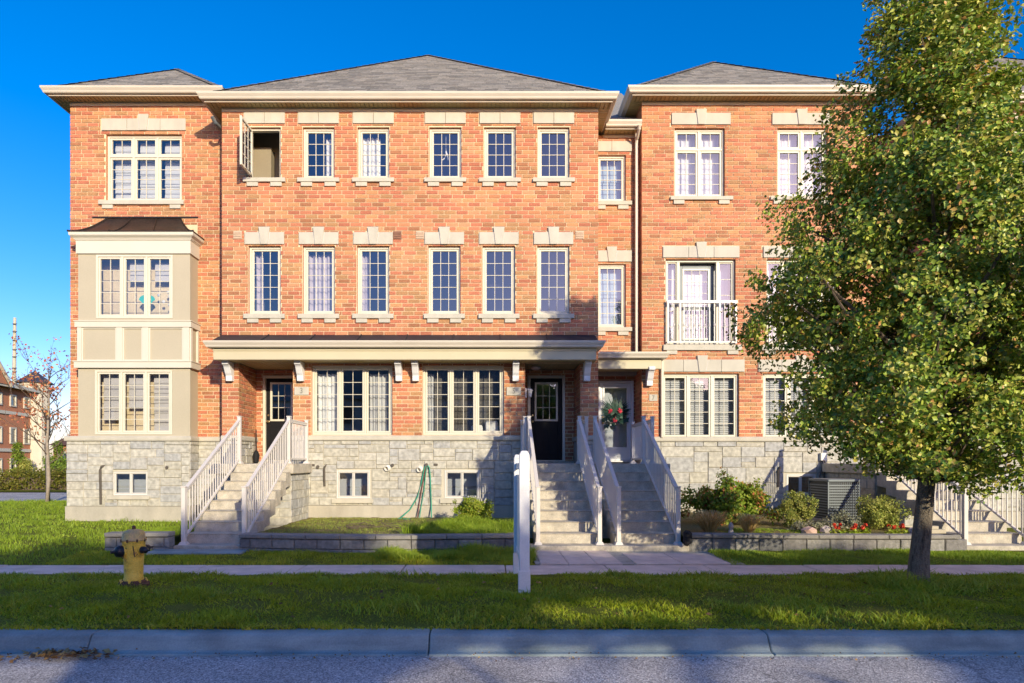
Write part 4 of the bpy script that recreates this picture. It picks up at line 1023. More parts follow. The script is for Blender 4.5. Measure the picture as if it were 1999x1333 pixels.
def stairs(label, x0, x1, y0, zg, zl, lx0, lx1, yback, xr=None, n=9, bottom=.12, open_under=True, land_y=13.55, wall_left=None):
    root = thing('front_stairs', label, 'stairs', ((x0+x1)/2, y0, zg), 'concrete front stairs')
    rise = (zl-zg)/n; run = (land_y-y0)/(n-1)
    for i in range(n-1):
        a, e = (x0-bottom, x1+bottom) if i == 0 else (x0, x1)
        zt = zg + rise*(i+1); ya = y0+run*i; ye = ya+run+(.012 if i < n-2 else 0)
        zb = max(zg-.15, zt-.46)
        poly = [(ya,max(zg-.15, zt-rise-.16)),(ya,zt-.012),(ya-.018,zt-.012),(ya-.018,zt),(ye,zt),(ye,max(zg-.15,zt-.30))]
        if i == 0: poly = [(ya,zg-.2),(ya,zt),(ye,zt),(ye,zg-.2)]
        MB().prism(poly, 'x', a, e).build('step', 'concrete', root, bevel=.008)
    la = MB().box(lx0, lx1, land_y-.02, yback, zl-.22, zl).build('landing', 'concrete', root, bevel=.010)
    # pier under the landing
    pr_ = MB().box(lx0+.1, lx1-.1, land_y+.12, yback-.05, zg-.2, zl-.221).build('landing_pier', 'stone_mortar', root)
    for (O, U, u1) in (((lx0+.1, land_y+.12, 0), (1,0,0), lx1-lx0-.2), ((lx1-.1, land_y+.12, 0), (0,1,0), yback-land_y-.2), ((lx0+.1, yback-.08, 0), (0,-1,0), yback-land_y-.2)):
        pl = Plane(Vector(O)+Vector((U[1]*.012, -U[0]*.012, 0)), U); rr_ = random.Random(int(lx0*100)); z = zg+.25
        while z < zl-.30:
            hh = rr_.choice((.16,.19,.22)); hh = min(hh, zl-.235-z); u = 0.0
            while u < u1-.05:
                ww = min(rr_.choice((.3,.4,.5,.62)), u1-u)
                if u1-u-ww < .12: ww = u1-u
                put('stone', shared_box(round(ww,2)-.012, round(hh,2)-.012, .024, 'ashlar', .005), pr_, pl.p(u+.006, .006, z+.006), pl.rz); u += ww
            z += hh
    for x in (x0+.05, x1-.05):
        railing(root, x, y0+.16, zg+rise, land_y+.03, zl)
    return root, rise, run
Y0S = 10.95; ZG = -.06
sA, rise, run = stairs('concrete stairs with pale railings climbing to the door numbered 3', -5.49, -4.31, Y0S, ZG, ZL, -6.1, -4.25, YD+.1, bottom=.06)
railing(sA, -4.36, 13.62, ZL, 14.90, ZL)
sB, _, _ = stairs('concrete stairs with pale railings climbing to the black door numbered 5', .83, 2.03, Y0S, ZG, ZL, .70, 2.24, YD+.1)
railing(sB, .80, 13.70, ZL, 14.90, ZL); railing(sB, 2.15, 13.70, ZL, 14.90, ZL)
sC, _, _ = stairs('concrete stairs with pale railings climbing to the glazed door with the palm wreath', 2.27, 3.43, Y0S, ZG, ZL, 2.28, 3.95, YE+.1)
railing(sC, 3.60, 13.70, ZL, 15.55, ZL)
sD, _, _ = stairs('concrete stairs with railings rising past the trunk of the street tree', 8.45, 9.66, Y0S, ZG, ZL, 8.40, 10.7, YE+.1)
for (x0_, x1_) in ((-5.78, -4.98), (-4.96, -4.14)):     # loose kerb stones before the first stair
    tag(MB().box(x0_, x1_, 10.42, 10.80, -.05, .085).build('step_stone', 'kerb_concrete', bevel=.015), 'long pale concrete block before the stairs of number 3, on the ' + ('lawn side' if x0_ < -5 else 'curving wall side'), 'concrete block', 'blocks before the stairs')
# ================================================================== BLOCK RETAINING WALLS
def block_wall(label, pts, zb, zt, courses, name='retaining_wall', bl=.40):
    root = thing(name, label, 'garden wall', (pts[0][0], pts[0][1], zb), 'garden block walls')
    ch = (zt-.075-zb)/courses
    P = [Vector((*p, 0)) for p in pts]; seg = [(P[i], P[i+1]) for i in range(len(P)-1)]
    tot = sum((b_-a).length for a, b_ in seg)
    def at(s_):
        for a, b_ in seg:
            l_ = (b_-a).length
            if s_ <= l_+1e-6: return a + (b_-a)*(s_/l_), (b_-a).normalized()
            s_ -= l_
        return seg[-1][1], (seg[-1][1]-seg[-1][0]).normalized()
    for c in range(courses+1):
        cap = c == courses; z = zb + c*ch if not cap else zt-.07; hh = ch-.008 if not cap else .07
        s_ = -(.5*bl if c % 2 else 0); L = bl if not cap else bl*1.5
        while s_ < tot-.03:
            a_, e_ = max(0, s_), min(tot, s_+L); 
            if e_-a_ > .05:
                p, d = at((a_+e_)/2); rz = math.atan2(d.y, d.x); w_ = round(e_-a_-.008, 2)
                me = shared_box(w_, round(hh,3), .22 if not cap else .26, 'wall_block' if not cap else 'wall_cap', .012)
                out = Vector((d.y, -d.x, 0)); o0 = p - d*(w_/2) + out*((R.uniform(0,.012)) if not cap else .025)
                put('block' if not cap else 'cap_stone', me, root, (o0.x, o0.y, z), rz)
            s_ += L
    return root
block_wall('low grey block wall beside the lawn, ending at the stairs of number 3', [(-6.62, 10.72), (-5.53, 10.78)], -.05, .37, 2)
cur = [(-4.30 + 4.95*i/14, 10.72 - .62*math.sin(math.pi*i/14)*.35) for i in range(15)]
block_wall('curving grey block wall between the stairs of numbers 3 and 5', cur, -.05, .355, 2)
block_wall('low grey block wall in front of the flower bed with red flowers', [(3.52, 10.95), (5.5, 10.80), (7.3, 10.75), (8.15, 10.80), (8.22, 11.3)], -.05, .33, 1)
# garden beds behind the walls
def bed(name, x0, x1, y0, y1, z0, z1, mat='garden_soil', seed=1):
    return sheet(name, x0, x1, y0, y1, lambda x, y: z0 + (z1-z0)*(y-y0)/(y1-y0), mat, 40, 24, .014, seed)
bed('garden_bed', -6.55, -5.62, 10.9, 15.74, .28, .16, 'lawn', 2)
bed('garden_bed', -4.3, .72, 10.78, 15.0, .29, .25, 'garden_soil', 3)
bed('garden_bed', 3.5, 8.4, 11.0, 15.74, .26, .32, 'garden_soil', 4)

# ================================================================== GRASS AND PLANTS
rng = np.random.default_rng(3)
def blades(name, n, x0, x1, y0, y1, zf, hmin, hmax, width, mat, parent=None, mask=None, lean=.35, clump=0.0):
    x = rng.uniform(x0, x1, n); y = rng.uniform(y0, y1, n)
    if mask is not None:
        k = mask(x, y); x, y = x[k], y[k]
    n = len(x); z = zf(x, y) if callable(zf) else np.full(n, zf)
    ht = rng.uniform(hmin, hmax, n)
    ht *= 0.75 + 0.45*(np.sin(x*3.1+y*1.7)*np.sin(x*1.3-y*4.3)) + .12*np.sin(x*9+y*7)
    a = rng.uniform(0, 2*np.pi, n); wv = np.stack([np.cos(a), np.sin(a), 0*a], 1)*(width*rng.uniform(.6, 1.3, n))[:, None]
    la = rng.uniform(0, 2*np.pi, n); ln = rng.uniform(.05, lean, n)*ht*1.6
    lv = np.stack([np.cos(la)*ln, np.sin(la)*ln, 0*la], 1); up = np.stack([0*a, 0*a, ht], 1)
    B = np.stack([x, y, z], 1)
    V = np.stack([B-wv, B+wv, B+lv*.35+up*.6+wv*.7, B+lv*.35+up*.6-wv*.7, B+lv+up], 1).reshape(-1, 3)
    i = np.arange(n)*5
    T = np.concatenate([np.stack([i, i+1, i+2], 1), np.stack([i, i+2, i+3], 1), np.stack([i+3, i+2, i+4], 1)])
    bv = np.clip(rng.random(n)*.6 + .4*(.5+.35*np.sin(x*1.1+2*np.sin(y*1.7))*np.sin(y*2.3+x*.4)+.3*np.sin(x*5.3+y*3)*np.sin(y*6.1-x*2.2)), 0, .999)
    me = np_mesh(name, V, T, mat, np.concatenate([bv]*3)*.999)
    return stuff(put(name, me, parent))
nzb = lambda x, y: 0.005 + 0.03*np.sin((y-BLV0)/(SW0-BLV0)*np.pi) + .012*np.sin(x*1.7+y*2.1) - .008
g1 = blades('grass', 165000, -8.2, 8.2, BLV0+.03, SW0+.03, nzb, .03, .07, .0064, 'blade_green', lean=1.0, mask=lambda x, y: rng.random(len(x)) < np.clip(.62 + .55*np.sin(x*1.9+np.sin(y*2.3)*1.4)*np.sin(y*3.1-x*.7) + .25*np.sin(x*6.7+y*5.1), .12, 1))
g1b = blades('grass', 14000, -8.2, 8.2, BLV0+.05, SW0, nzb, .06, .13, .0065, 'blade_lush', lean=1.2, mask=lambda x, y: np.sin(x*2.3+np.sin(y*3))*np.sin(y*2.7+x*.8) > .1); g1b['label'] = 'taller weedy tufts standing out of the mown verge'
edge = blades('grass', 7000, -8.2, 8.2, SW0-.06, SW0+.10, .0, .035, .085, .007, 'blade_green', lean=1.6, mask=lambda x, y: y < SW0 + .02 + .06*np.sin(x*2.1)*np.sin(x*5.3+1)); edge['label'] = 'ragged grass fringe creeping over the edge of the pavement'
edge2 = blades('grass', 5000, -8.2, 8.2, BLV0-.02, BLV0+.08, .0, .03, .07, .007, 'blade_green', lean=1.8); edge2['label'] = 'ragged grass fringe hanging over the back of the kerb'
g1['label'] = 'short mown grass of the verge along the kerb'
nzl = lambda x, y: 0.22*np.minimum(1, np.maximum(0, (y-SW1)/10.0)) + .015*np.sin(x*.9+y*.7) - .008
g2 = blades('grass', 90000, -22, -5.64, SW1+.0, 21.6, nzl, .05, .12, .007, 'blade_lush', mask=lambda x, y: (np.abs(x) < y*.80+.6) & ~((x > -10.55) & (y > 15.25)) & ~((x > -6.7) & (y > 10.6)), lean=.8)
g2['label'] = 'lush lawn beside the corner house'
fl = lambda x, y: np.minimum(.06, np.maximum(-.02, -.005+.09*(y-SW1)/1.2)) - .01
g3 = blades('grass', 26000, -6.9, .72, SW1+.02, 10.72, fl, .03, .08, .0050, 'blade_green', lean=.8, mask=lambda x, y: ~((x > -5.75) & (x < -4.1) & (y > 10.3)))
g4 = blades('grass', 26000, 3.75, 9.5, SW1+.0, 10.85, fl, .04, .09, .0050, 'blade_lush', lean=.8, mask=lambda x, y: y < 10.70 + np.where(x > 8.25, -.2*(x-8.25), 0))
g3b = blades('grass', 9000, -1.8, .75, 9.9, 10.5, fl, .08, .20, .007, 'blade_lush', lean=.8)
for g_, l_ in ((g3, 'thin grass strip between the pavement and the curving block wall'), (g4, 'sunny grass strip below the flower bed wall'), (g3b, 'tall tufted grass growing against the curving block wall')): g_['label'] = l_
gb = lambda x, y: .29 + (.25-.29)*(y-10.78)/4.22
g5 = blades('grass', 16000, -1.75, .66, 10.8, 12.9, gb, .10, .24, .007, 'blade_lush', lean=.9, mask=lambda x, y: (x > -1.5 + (y-10.8)*.25)); g5['label'] = 'rank green grass filling one end of the garden bed'
g6 = blades('grass', 9000, -4.2, -1.4, 10.8, 14.9, gb, .015, .05, .006, 'leaf_box', lean=1.5); g6['label'] = 'sparse weeds on the bare soil of the garden bed'
g7 = blades('grass', 6000, 4.4, 6.2, 10.9, 12.2, lambda x, y: .26+0*x, .02, .06, .006, 'blade_lush', lean=1.0); g7['label'] = 'small lawn patch inside the flower bed'
g8 = blades('grass', 9000, -6.5, -5.66, 10.95, 15.6, lambda x, y: .28-.12*(y-10.9)/4.84, .03, .09, .006, 'blade_lush', lean=.9); g8['label'] = 'grass on the raised strip beside the first stairs'

def leaf_cloud(name, C, rad_, per, size, mat, parent, squash=1.0, shape=None, rngl=rng, turn=.9):
    """leaf-sized folded faces scattered round clump centres C"""
    C = np.asarray(C); n = len(C)*per
    c = np.repeat(C, per, 0); r_ = np.repeat(np.asarray(rad_) if np.ndim(rad_) else np.full(len(C), rad_), per)
    d = rngl.normal(size=(n, 3)); d /= np.linalg.norm(d, axis=1)[:, None]
    p = c + d*(r_*rngl.random(n)**.5)[:, None]*np.array([1, 1, squash])
    # leaves hang a little and turn their faces outwards and up, as they do to catch the light
    ctr = C.mean(0); out_ = p - ctr; out_[:, 2] *= .5; out_ /= np.maximum(.05, np.linalg.norm(out_, axis=1))[:, None]
    nn = rngl.normal(size=(n, 3))*.75 + out_*turn + np.array([0, 0, .45*turn]); nn /= np.linalg.norm(nn, axis=1)[:, None]
    a = rngl.normal(size=(n, 3)); a[:, 2] -= .5; a -= nn*(a*nn).sum(1)[:, None]; a /= np.linalg.norm(a, axis=1)[:, None]; s_ = np.cross(nn, a)
    L = size*rngl.uniform(.7, 1.25, n); W_ = L*rngl.uniform(.30, .42, n)
    t0 = p; t1 = p + a*L[:, None]; m_ = p + a*(L*.45)[:, None] - nn*(L*.10)[:, None]
    l_ = m_ + s_*W_[:, None] + nn*(L*.16)[:, None]; r2 = m_ - s_*W_[:, None] + nn*(L*.16)[:, None]
    if shape is not None:
        k = shape(t0) & shape(t1) & shape(l_) & shape(r2) & shape(m_); t0, l_, t1, r2, m_ = t0[k], l_[k], t1[k], r2[k], m_[k]; n = len(t0)
    V = np.stack([t0, l_, t1, r2, m_], 1).reshape(-1, 3); i = np.arange(n)*5
    T = np.concatenate([np.stack([i, i+4, i+1], 1), np.stack([i+4, i+2, i+1], 1), np.stack([i, i+3, i+4], 1), np.stack([i+4, i+3, i+2], 1)])
    cl = np.repeat(rngl.random(len(C)), per)
    bv = rngl.random(n) if shape is not None else np.mod(rngl.random(n)*.6 + cl*.4, 1)
    me = np_mesh(name, V, T, mat, np.concatenate([bv]*4)*.999)
    return stuff(put(name, me, parent))

# ---------------------------------------------------------------- the street tree
tree = thing('street_tree', 'large leafy street tree with a grey trunk growing in the verge', 'tree', (WX(1790,8.0), 8.0, 0.0))
tx, ty = WX(1792,8.0), 8.0
trunk_pts = [(tx-.02,ty,-.1),(tx,ty,.05),(tx+.02,ty,.4),(tx+.08,ty,1.0),(tx+.16,ty+.02,1.7),(tx+.24,ty+.03,2.6),(tx+.28,ty,3.6),(tx+.30,ty,5.0),(tx+.33,ty,6.5),(tx+.34,ty,7.6)]
b = MB(); b.tube(trunk_pts, [.165,.130,.110,.098,.092,.084,.074,.056,.035,.010], 14); trk = b.build('trunk', 'bark', tree, smooth=True)
PROF = [(1.50,.6),(1.7,1.25),(1.9,1.55),(2.6,1.80),(3.3,1.93),(3.8,1.95),(4.8,1.66),(5.55,1.36),(6.3,1.02),(7.1,.72),(7.6,.5),(7.95,.15)]
pz = np.array([p[0] for p in PROF]); prd = np.array([p[1] for p in PROF])
ax0 = tx + .27
def crown_r(z): return np.interp(z, pz, prd, left=0, right=0)
trng = np.random.default_rng(12)
C = []
lob = [(trng.uniform(0, 6.28), trng.uniform(.9, 1.13)) for _ in range(9)]
while len(C) < 190:
    z = trng.uniform(1.55, 7.8); rr_ = crown_r(z)
    if trng.random() > (rr_/2.05)**1.3 + .05: continue
    th = trng.uniform(0, 2*np.pi); f = trng.random()**.40
    g = 1 + .10*np.sin(3*th+z*1.3) + .08*np.sin(5*th-z*2.4) + .05*np.sin(9*th+4*z)
    rad_r = rr_*g*f*.97
    x, y = ax0 - .12 + rad_r*np.cos(th)*(1.0 if np.cos(th) < 0 else (.84 if z < 4.5 else 1.0)), ty + rad_r*np.sin(th)*.85
    hole = np.sin(x*2.9+1.0)*np.sin(y*2.6+.4)*np.sin(z*2.8+x*.7)
    if C and min((x-c_[0])**2+(y-c_[1])**2+(z-c_[2])**2 for c_ in C) < .10: continue
    C.append((x, y, z))
B_ = np.array(C); C = []                     # boughs first, then leaf clumps round each of them
for c_ in B_:
    for _ in range(11): C.append(tuple(c_ + trng.normal(size=3)*np.array([.21, .21, .19])))
NB = len(C)
for _ in range(170):                         # stray twigs that break the outline
    z = trng.uniform(1.8, 7.6); th = trng.uniform(0, 2*np.pi); rr_ = crown_r(z)*trng.uniform(1.0, 1.10)
    C.append((ax0 - .12 + rr_*np.cos(th)*(1.0 if np.cos(th) < 0 else .84), ty + rr_*np.sin(th)*.85, z))
C = np.array(C)
leaf_cloud('crown', C[:NB], trng.uniform(.12, .25, NB), 64, .060, 'leaf_pear', tree, .9, rngl=trng)
leaf_cloud('crown', C[NB:], trng.uniform(.10, .20, len(C)-NB), 14, .066, 'leaf_pear', tree, .9, rngl=trng)
lb = MB(); order = trng.permutation(len(C))
for i in order[:150]:
    c = Vector(C[i]); hz = max(1.35, c.z - .55*math.hypot(c.x-ax0, c.y-ty) - .25); hz = min(hz, 6.8)
    k = next(j for j in range(len(trunk_pts)-1) if trunk_pts[j+1][2] >= hz or j == len(trunk_pts)-2)
    a, e = Vector(trunk_pts[k]), Vector(trunk_pts[k+1]); s_ = a + (e-a)*max(0, min(1, (hz-a.z)/(e.z-a.z)))
    mid = s_.lerp(c, .5) + Vector((trng.uniform(-.1,.1), trng.uniform(-.1,.1), -.08)); r0 = .012 + .014*(c-s_).length
    lb.tube([s_, s_.lerp(mid,.5)+Vector((0,0,-.02)), mid, mid.lerp(c,.55), c], [r0, r0*.8, r0*.62, r0*.4, .004], 5, False)
lb.build('limbs', 'twig', tree)

g9 = blades('grass', 2600, tx-.75, tx+.95, ty-.75, ty+.7, nzb, .07, .17, .009, 'blade_lush', lean=1.2, mask=lambda x, y: ((x-tx)**2+(y-ty)**2 < .5) & ((x-tx)**2+(y-ty)**2 > .03)); g9['label'] = 'long unmown grass round the foot of the street tree'
# ---------------------------------------------------------------- shrubs and flowers of the beds
def shrub(name, label, cat, c, rx, ry, rz, mat, n=60, per=36, size=.06, seed=1, upright=0.0, rad_=.16, group=None, stems=9):
    r_ = np.random.default_rng(seed); root = thing(name, label, cat, (c[0], c[1], c[2]), group)
    d = r_.normal(size=(n, 3)); d /= np.linalg.norm(d, axis=1)[:, None]; f = r_.random(n)**.35
    P = np.array([c[0], c[1], c[2]+rz]) + d*f[:, None]*np.array([rx, ry, rz])*(1+.14*np.sin(d[:, :1]*7+seed)+.12*r_.normal(size=(n,1)))
    P[:, 2] = np.maximum(P[:, 2], c[2]+.05)
    leaf_cloud('foliage', P, r_.uniform(.6, 1.1, n)*rad_, per, size, mat, root, .9, rngl=r_)
    b = MB()
    for i in range(stems):
        p = P[r_.integers(n)]; b.tube([(c[0]+r_.uniform(-.05,.05), c[1]+r_.uniform(-.05,.05), c[2]-.03), ((c[0]+p[0])/2, (c[1]+p[1])/2, (c[2]+p[2])/2-.03), tuple(p)], [.014,.010,.004], 5, False)
    b.build('stems', 'twig', root); return root
def zbed(y): return .26+.06*(y-11)/4.74
shrub('shrub', 'round lime green bush against the foundation between the basement windows', 'bush', (WX(923,13.4), 13.4, .26), .38, .34, .28, 'leaf_lime', 170, 50, .036, 2, rad_=.09)
shrub('shrub', 'broad green shrub with reddening leaf tips beside the stairs of the wreath door', 'bush', (WX(1425,13.1), 13.1, .30), .86, .55, .46, 'leaf_redshrub', 170, 48, .075, 3, rad_=.17)
shrub('shrub', 'upright yellow green shrub before the basement window', 'bush', (WX(1552,12.6), 12.6, .28), .36, .33, .34, 'leaf_box', 120, 54, .036, 4, rad_=.11)
shrub('shrub', 'dense small-leaved shrub beside the grey cooling unit, nearest the tree trunk', 'bush', (WX(1718,12.2), 12.2, .28), .43, .38, .31, 'leaf_box', 140, 54, .038, 5, rad_=.12)
shrub('ground_cover_plant', 'silvery grey low plant between the rocks and the cooling unit', 'plant', (WX(1590,11.9), 11.9, .26), .5, .25, .10, 'leaf_grey', 46, 26, .045, 6, rad_=.1)
shrub('ground_cover_plant', 'faded pinkish grey plant standing before the cooling unit', 'plant', (WX(1655,12.0), 12.0, .26), .25, .2, .22, 'leaf_grey', 30, 26, .045, 7, rad_=.1)
def tuft(label, c, n, h_, spread, seed):
    r_ = np.random.default_rng(seed); a = r_.uniform(0, 6.28, n); s_ = r_.random(n)**.7*spread; ht = h_*r_.uniform(.6, 1.1, n)
    B = np.stack([c[0]+np.cos(a)*s_*.18, c[1]+np.sin(a)*s_*.18, np.full(n, c[2])], 1); o_ = np.stack([np.cos(a)*s_, np.sin(a)*s_, 0*a], 1)
    wv = np.stack([-np.sin(a), np.cos(a), 0*a], 1)*.005; up = np.stack([0*a, 0*a, ht], 1)
    lev = [(0,0,1),(.35,.6,.9),(.75,.95,.6),(1.1,.92,.15)]
    V = np.concatenate([np.stack([B+o_*q[0]+up*q[1]-wv*q[2], B+o_*q[0]+up*q[1]+wv*q[2]], 1) for q in lev], 1).reshape(-1, 3)
    i = np.arange(n)*8; T = np.concatenate([np.stack([i+2*k, i+2*k+1, i+2*k+3, i+2*k+2], 1) for k in range(3)])
    o = put('ornamental_grass', np_mesh('ornamental_grass', V, T, 'blade_straw', np.concatenate([r_.random(n)]*3)*.999)); tag(o, label, 'grass tuft'); return o
tuft('wide straw coloured grass tuft at the foot of the reddening shrub', (WX(1385,11.6), 11.6, .26), 650, .42, .40, 1)
tuft('smaller straw coloured grass tuft beside the small lawn patch', (WX(1462,11.55), 11.55, .26), 480, .36, .30, 2)
def flower(label, c, seed, mat='petal_red'):
    r_ = np.random.default_rng(seed); root = thing('flower', label, 'flower', c, 'red flowers in the bed')
    n = 14; P = np.array(c) + np.stack([r_.uniform(-.1,.1,n), r_.uniform(-.06,.06,n), r_.uniform(.02,.10,n)], 1)
    leaf_cloud('foliage', P, .05, 10, .05, 'leaf_lime', root, rngl=r_)
    b = MB()
    for k in range(4):
        p = Vector(c)+Vector((r_.uniform(-.07,.07), r_.uniform(-.05,.03), r_.uniform(.12,.20)))
        for q in range(9):
            d = Vector((r_.normal(), r_.normal(), r_.normal()+.4)).normalized(); u = d.orthogonal().normalized(); v = d.cross(u)
            s_ = .028; o_ = p + d*.02; b.add([o_-u*s_, o_-v*s_*.6+d*.012, o_+u*s_, o_+v*s_*.6+d*.012], [(0,1,2,3)])
    b.build('petals', mat, root)
for k, (px, d) in enumerate(((1635,11.3),(1665,11.25),(1684,11.35),(1740,11.25),(1757,11.3))): flower(('low red flower plant beside the upright pale rock', 'low red flower plant below the faded pinkish plant', 'red flower plant between the faded plant and the dense shrub', 'small red flower plant in front of the dense shrub', 'small red flower plant beside the little grey stone')[k], (WX(px,d), d, .26), 40+k)
def rock(label, c, s_, mat, seed, squash=.6):
    bm = bmesh.new(); bmesh.ops.create_icosphere(bm, subdivisions=2, radius=1); r_ = random.Random(seed)
    ph = [r_.uniform(0,6) for _ in range(3)]
    for v in bm.verts:
        f = 1+.16*math.sin(v.co.x*3+ph[0])+.14*math.sin(v.co.y*4+ph[1])+.1*math.sin(v.co.z*5+ph[2])+r_.uniform(-.05,.05); v.co = Vector((v.co.x*f*s_[0], v.co.y*f*s_[1], v.co.z*f*s_[2]))
    me = bpy.data.meshes.new('rock'); bm.to_mesh(me); bm.free(); me.materials.append(MATS[mat])
    return tag(put('rock', me, None, c), label, 'rock')
rock('flat pinkish boulder behind the sunlit block wall', (WX(1578,11.5), 11.5, .30), (.16,.12,.09), 'rock_pink', 1)
rock('upright pale rock beside the red flowers', (WX(1612,11.4), 11.4, .32), (.09,.08,.12), 'rock', 2)
rock('small grey stone at the end of the flower bed near the trunk', (WX(1778,11.35), 11.35, .30), (.09,.08,.09), 'rock', 3)
tag(MB().lathe([(.03,0),(.05,.02),(.045,.10),(.03,.14),(.045,.18),(.04,.22),(.02,.25),(.005,.27)], (WX(1427,11.25), 11.25, .24), 12).build('garden_ornament', 'rock', smooth=True), 'tiny grey statue between the straw grass tufts', 'ornament')
b = MB(); rr = random.Random(3)
pts = [(WX(1330,10.9),10.98,.40),(WX(1338,10.9),10.93,.43),(WX(1346,10.9),10.86,.38),(WX(1349,10.9),10.80,.25),(WX(1351,10.9),10.80,.12)]
bb_ = rock('small black bundle lying over the end of the block wall by the stairs', (WX(1341,10.9), 10.86, .27), (.085,.07,.15), 'cap_black', 5); bb_.name = 'black_lump'; bb_['category'] = 'lump'  # plain black lump set over the wall end
MBb = MB().box(WX(1795,11.1), WX(1838,11.1), 10.98, 11.12, .33, .40).box(WX(1800,11.1), WX(1825,11.1), 11.0, 11.1, .401, .46)
tag(MBb.build('loose_bricks', 'panel_tan', bevel=.006), 'two loose tan bricks on the block wall behind the tree trunk', 'bricks')
# dead twigs on the bare soil
tb = MB()
for i in range(26):
    x, y = R.uniform(-2.9,-1.6), R.uniform(12.0,13.6); tb.tube([(x,y,.29),(x+R.uniform(-.15,.15),y+R.uniform(-.1,.1),.33),(x+R.uniform(-.3,.3),y+R.uniform(-.2,.2),.31)], .006, 4, False)
o = stuff(tb.build('twigs', 'twig')); o['label'] = 'dry twigs lying on the bare garden soil'

# ================================================================== STREET FURNITURE AND SMALL THINGS
hyd = thing('fire_hydrant', 'worn yellow fire hydrant with black outlet caps standing in the verge', 'hydrant', (WX(261,7.85), 7.85, .03))
hx, hy_, hz = WX(261,7.85), 7.85, .03
MB().lathe([(.115,.06),(.115,.10),(.108,.12),(.112,.30),(.128,.50),(.132,.56),(.136,.565),(.136,.575)], (hx,hy_,hz), 28).build('barrel', 'hydrant_yellow', hyd, smooth=True)
bn = MB().lathe([(.142,.576),(.142,.592),(.132,.60),(.128,.66),(.112,.695),(.06,.715),(.03,.72)], (hx,hy_,hz), 28).build('bonnet', 'hydrant_bonnet', hyd, smooth=True)
MB().lathe([(.022,.715),(.022,.755),(.016,.765)], (hx,hy_,hz), 5).build('operating_nut', 'rust', bn)
fl_ = MB().lathe([(.175,0),(.18,.01),(.18,.04),(.165,.05),(.165,.055),(.15,.075),(.117,.08)], (hx,hy_,hz), 28).build('base_flange', 'rust', hyd, smooth=False)
for k in range(8):
    a = k*math.pi/4+.2; MB().lathe([(.016,.05),(.016,.085)], (hx+.148*math.cos(a),hy_+.148*math.sin(a),hz), 6).build('bolt', 'hydrant_yellow', fl_)
for k in range(8):
    a = k*math.pi/4; MB().lathe([(.011,.565),(.011,.60)], (hx+.140*math.cos(a),hy_+.140*math.sin(a),hz), 6).build('bolt', 'rust', bn)
for (a_, e_) in (((-.09,-.13,.40),(-.02,-.13,.50)), ((.10,-.09,.42),(.06,-.12,.52))):
    MB().tube([(hx+a_[0],hy_+a_[1],hz+a_[2]),(hx+(a_[0]+e_[0])/2,hy_+(a_[1]+e_[1])/2-.012,hz+a_[2]-.035),(hx+e_[0],hy_+e_[1],hz+e_[2])], .006, 5).build('cap_chain', 'rust', hyd)
def outlet(d, L, r, z):
    d = Vector(d).normalized(); c = Vector((hx,hy_,hz+z))
    n_ = MB().lathe([(r*1.02,.06),(r*1.02,L),(r*1.15,L),(r*1.15,L+.015)], c, 20, d).build('outlet', 'hydrant_yellow', hyd, smooth=False)
    MB().lathe([(r*1.1,L+.016),(r*1.12,L+.05),(r*.95,L+.085),(r*.5,L+.10),(r*.3,L+.105),(r*.27,L+.145)], c, 20, d).build('outlet_cap', 'hydrant_black', n_, smooth=False)
outlet((-.62,-.78,0), .12, .066, .455); outlet((.85,-.35,0), .135, .040, .465); outlet((.35,.9,0), .13, .04, .46)
# timber sign frame seen almost edge on
sg = thing('sign_frame', 'white timber sign frame of two posts standing edge on in the verge', 'sign', (.42, 7.45, 0))
def sign_post(x, y, top, wd, dp, nm='post'):
    b = MB(); b.box(x-wd/2, x+wd/2, y-dp/2, y+dp/2, .0, top-.05)
    b.add([(x-wd/2,y-dp/2,top-.05),(x+wd/2,y-dp/2,top-.05),(x+wd/2,y+dp/2,top-.05),(x-wd/2,y+dp/2,top-.05),(x-wd*.28,y-dp*.28,top),(x+wd*.28,y-dp*.28,top),(x+wd*.28,y+dp*.28,top),(x-wd*.28,y+dp*.28,top)],
          [(0,1,5,4),(1,2,6,5),(2,3,7,6),(3,0,4,7),(4,5,6,7)])
    p = b.build(nm, 'paint_white', sg, bevel=.008)
    MB().box(x-wd/2-.008, x+wd/2+.008, y-dp/2-.008, y+dp/2+.008, -.05, .30).build('post_sleeve', 'paint_white', p, bevel=.004)
    return p
sign_post(.425, 7.45, 1.73, .125, .10); sign_post(.40, 8.78, 1.70, .09, .09)
MB().box(.385, .425, 7.50, 8.74, 1.50, 1.58).build('cross_rail', 'paint_white', sg, bevel=.004); MB().box(.385, .425, 7.50, 8.74, .34, .42).build('cross_rail', 'paint_white', sg, bevel=.004)
MB().box(.395, .411, 7.50, 8.74, .421, 1.42).build('sign_panel', 'paint_white', sg)
# cooling unit
ac = thing('cooling_unit', 'grey louvred air conditioning unit beside the house wall', 'air conditioner', (WX(1637,13.4), 13.6, .3))
ax_0, ax_1, ay0, ay1 = WX(1617,13.3), WX(1678,13.3), 13.3, 14.1; az0, az1 = .36, WZ(938,13.3)
MB().box(ax_0-.06, ax_1+.06, ay0-.06, ay1+.06, .2, .355).build('pad', 'concrete', ac, bevel=.01)
MB().box(ax_0+.02, ax_1-.02, ay0+.02, ay1-.02, az0, az1-.02).build('coil', 'ac_dark', ac)
MB().box(ax_0-.012, ax_1+.012, ay0-.012, ay1+.012, az1-.03, az1+.03).build('lid', 'ac_grey', ac, bevel=.012)
for (x_, y_) in ((ax_0,ay0),(ax_1,ay0),(ax_0,ay1),(ax_1,ay1)): MB().box(x_-.012, x_+.012, y_-.012, y_+.012, az0, az1-.031).build('corner_post', 'ac_grey', ac)
nl = 13
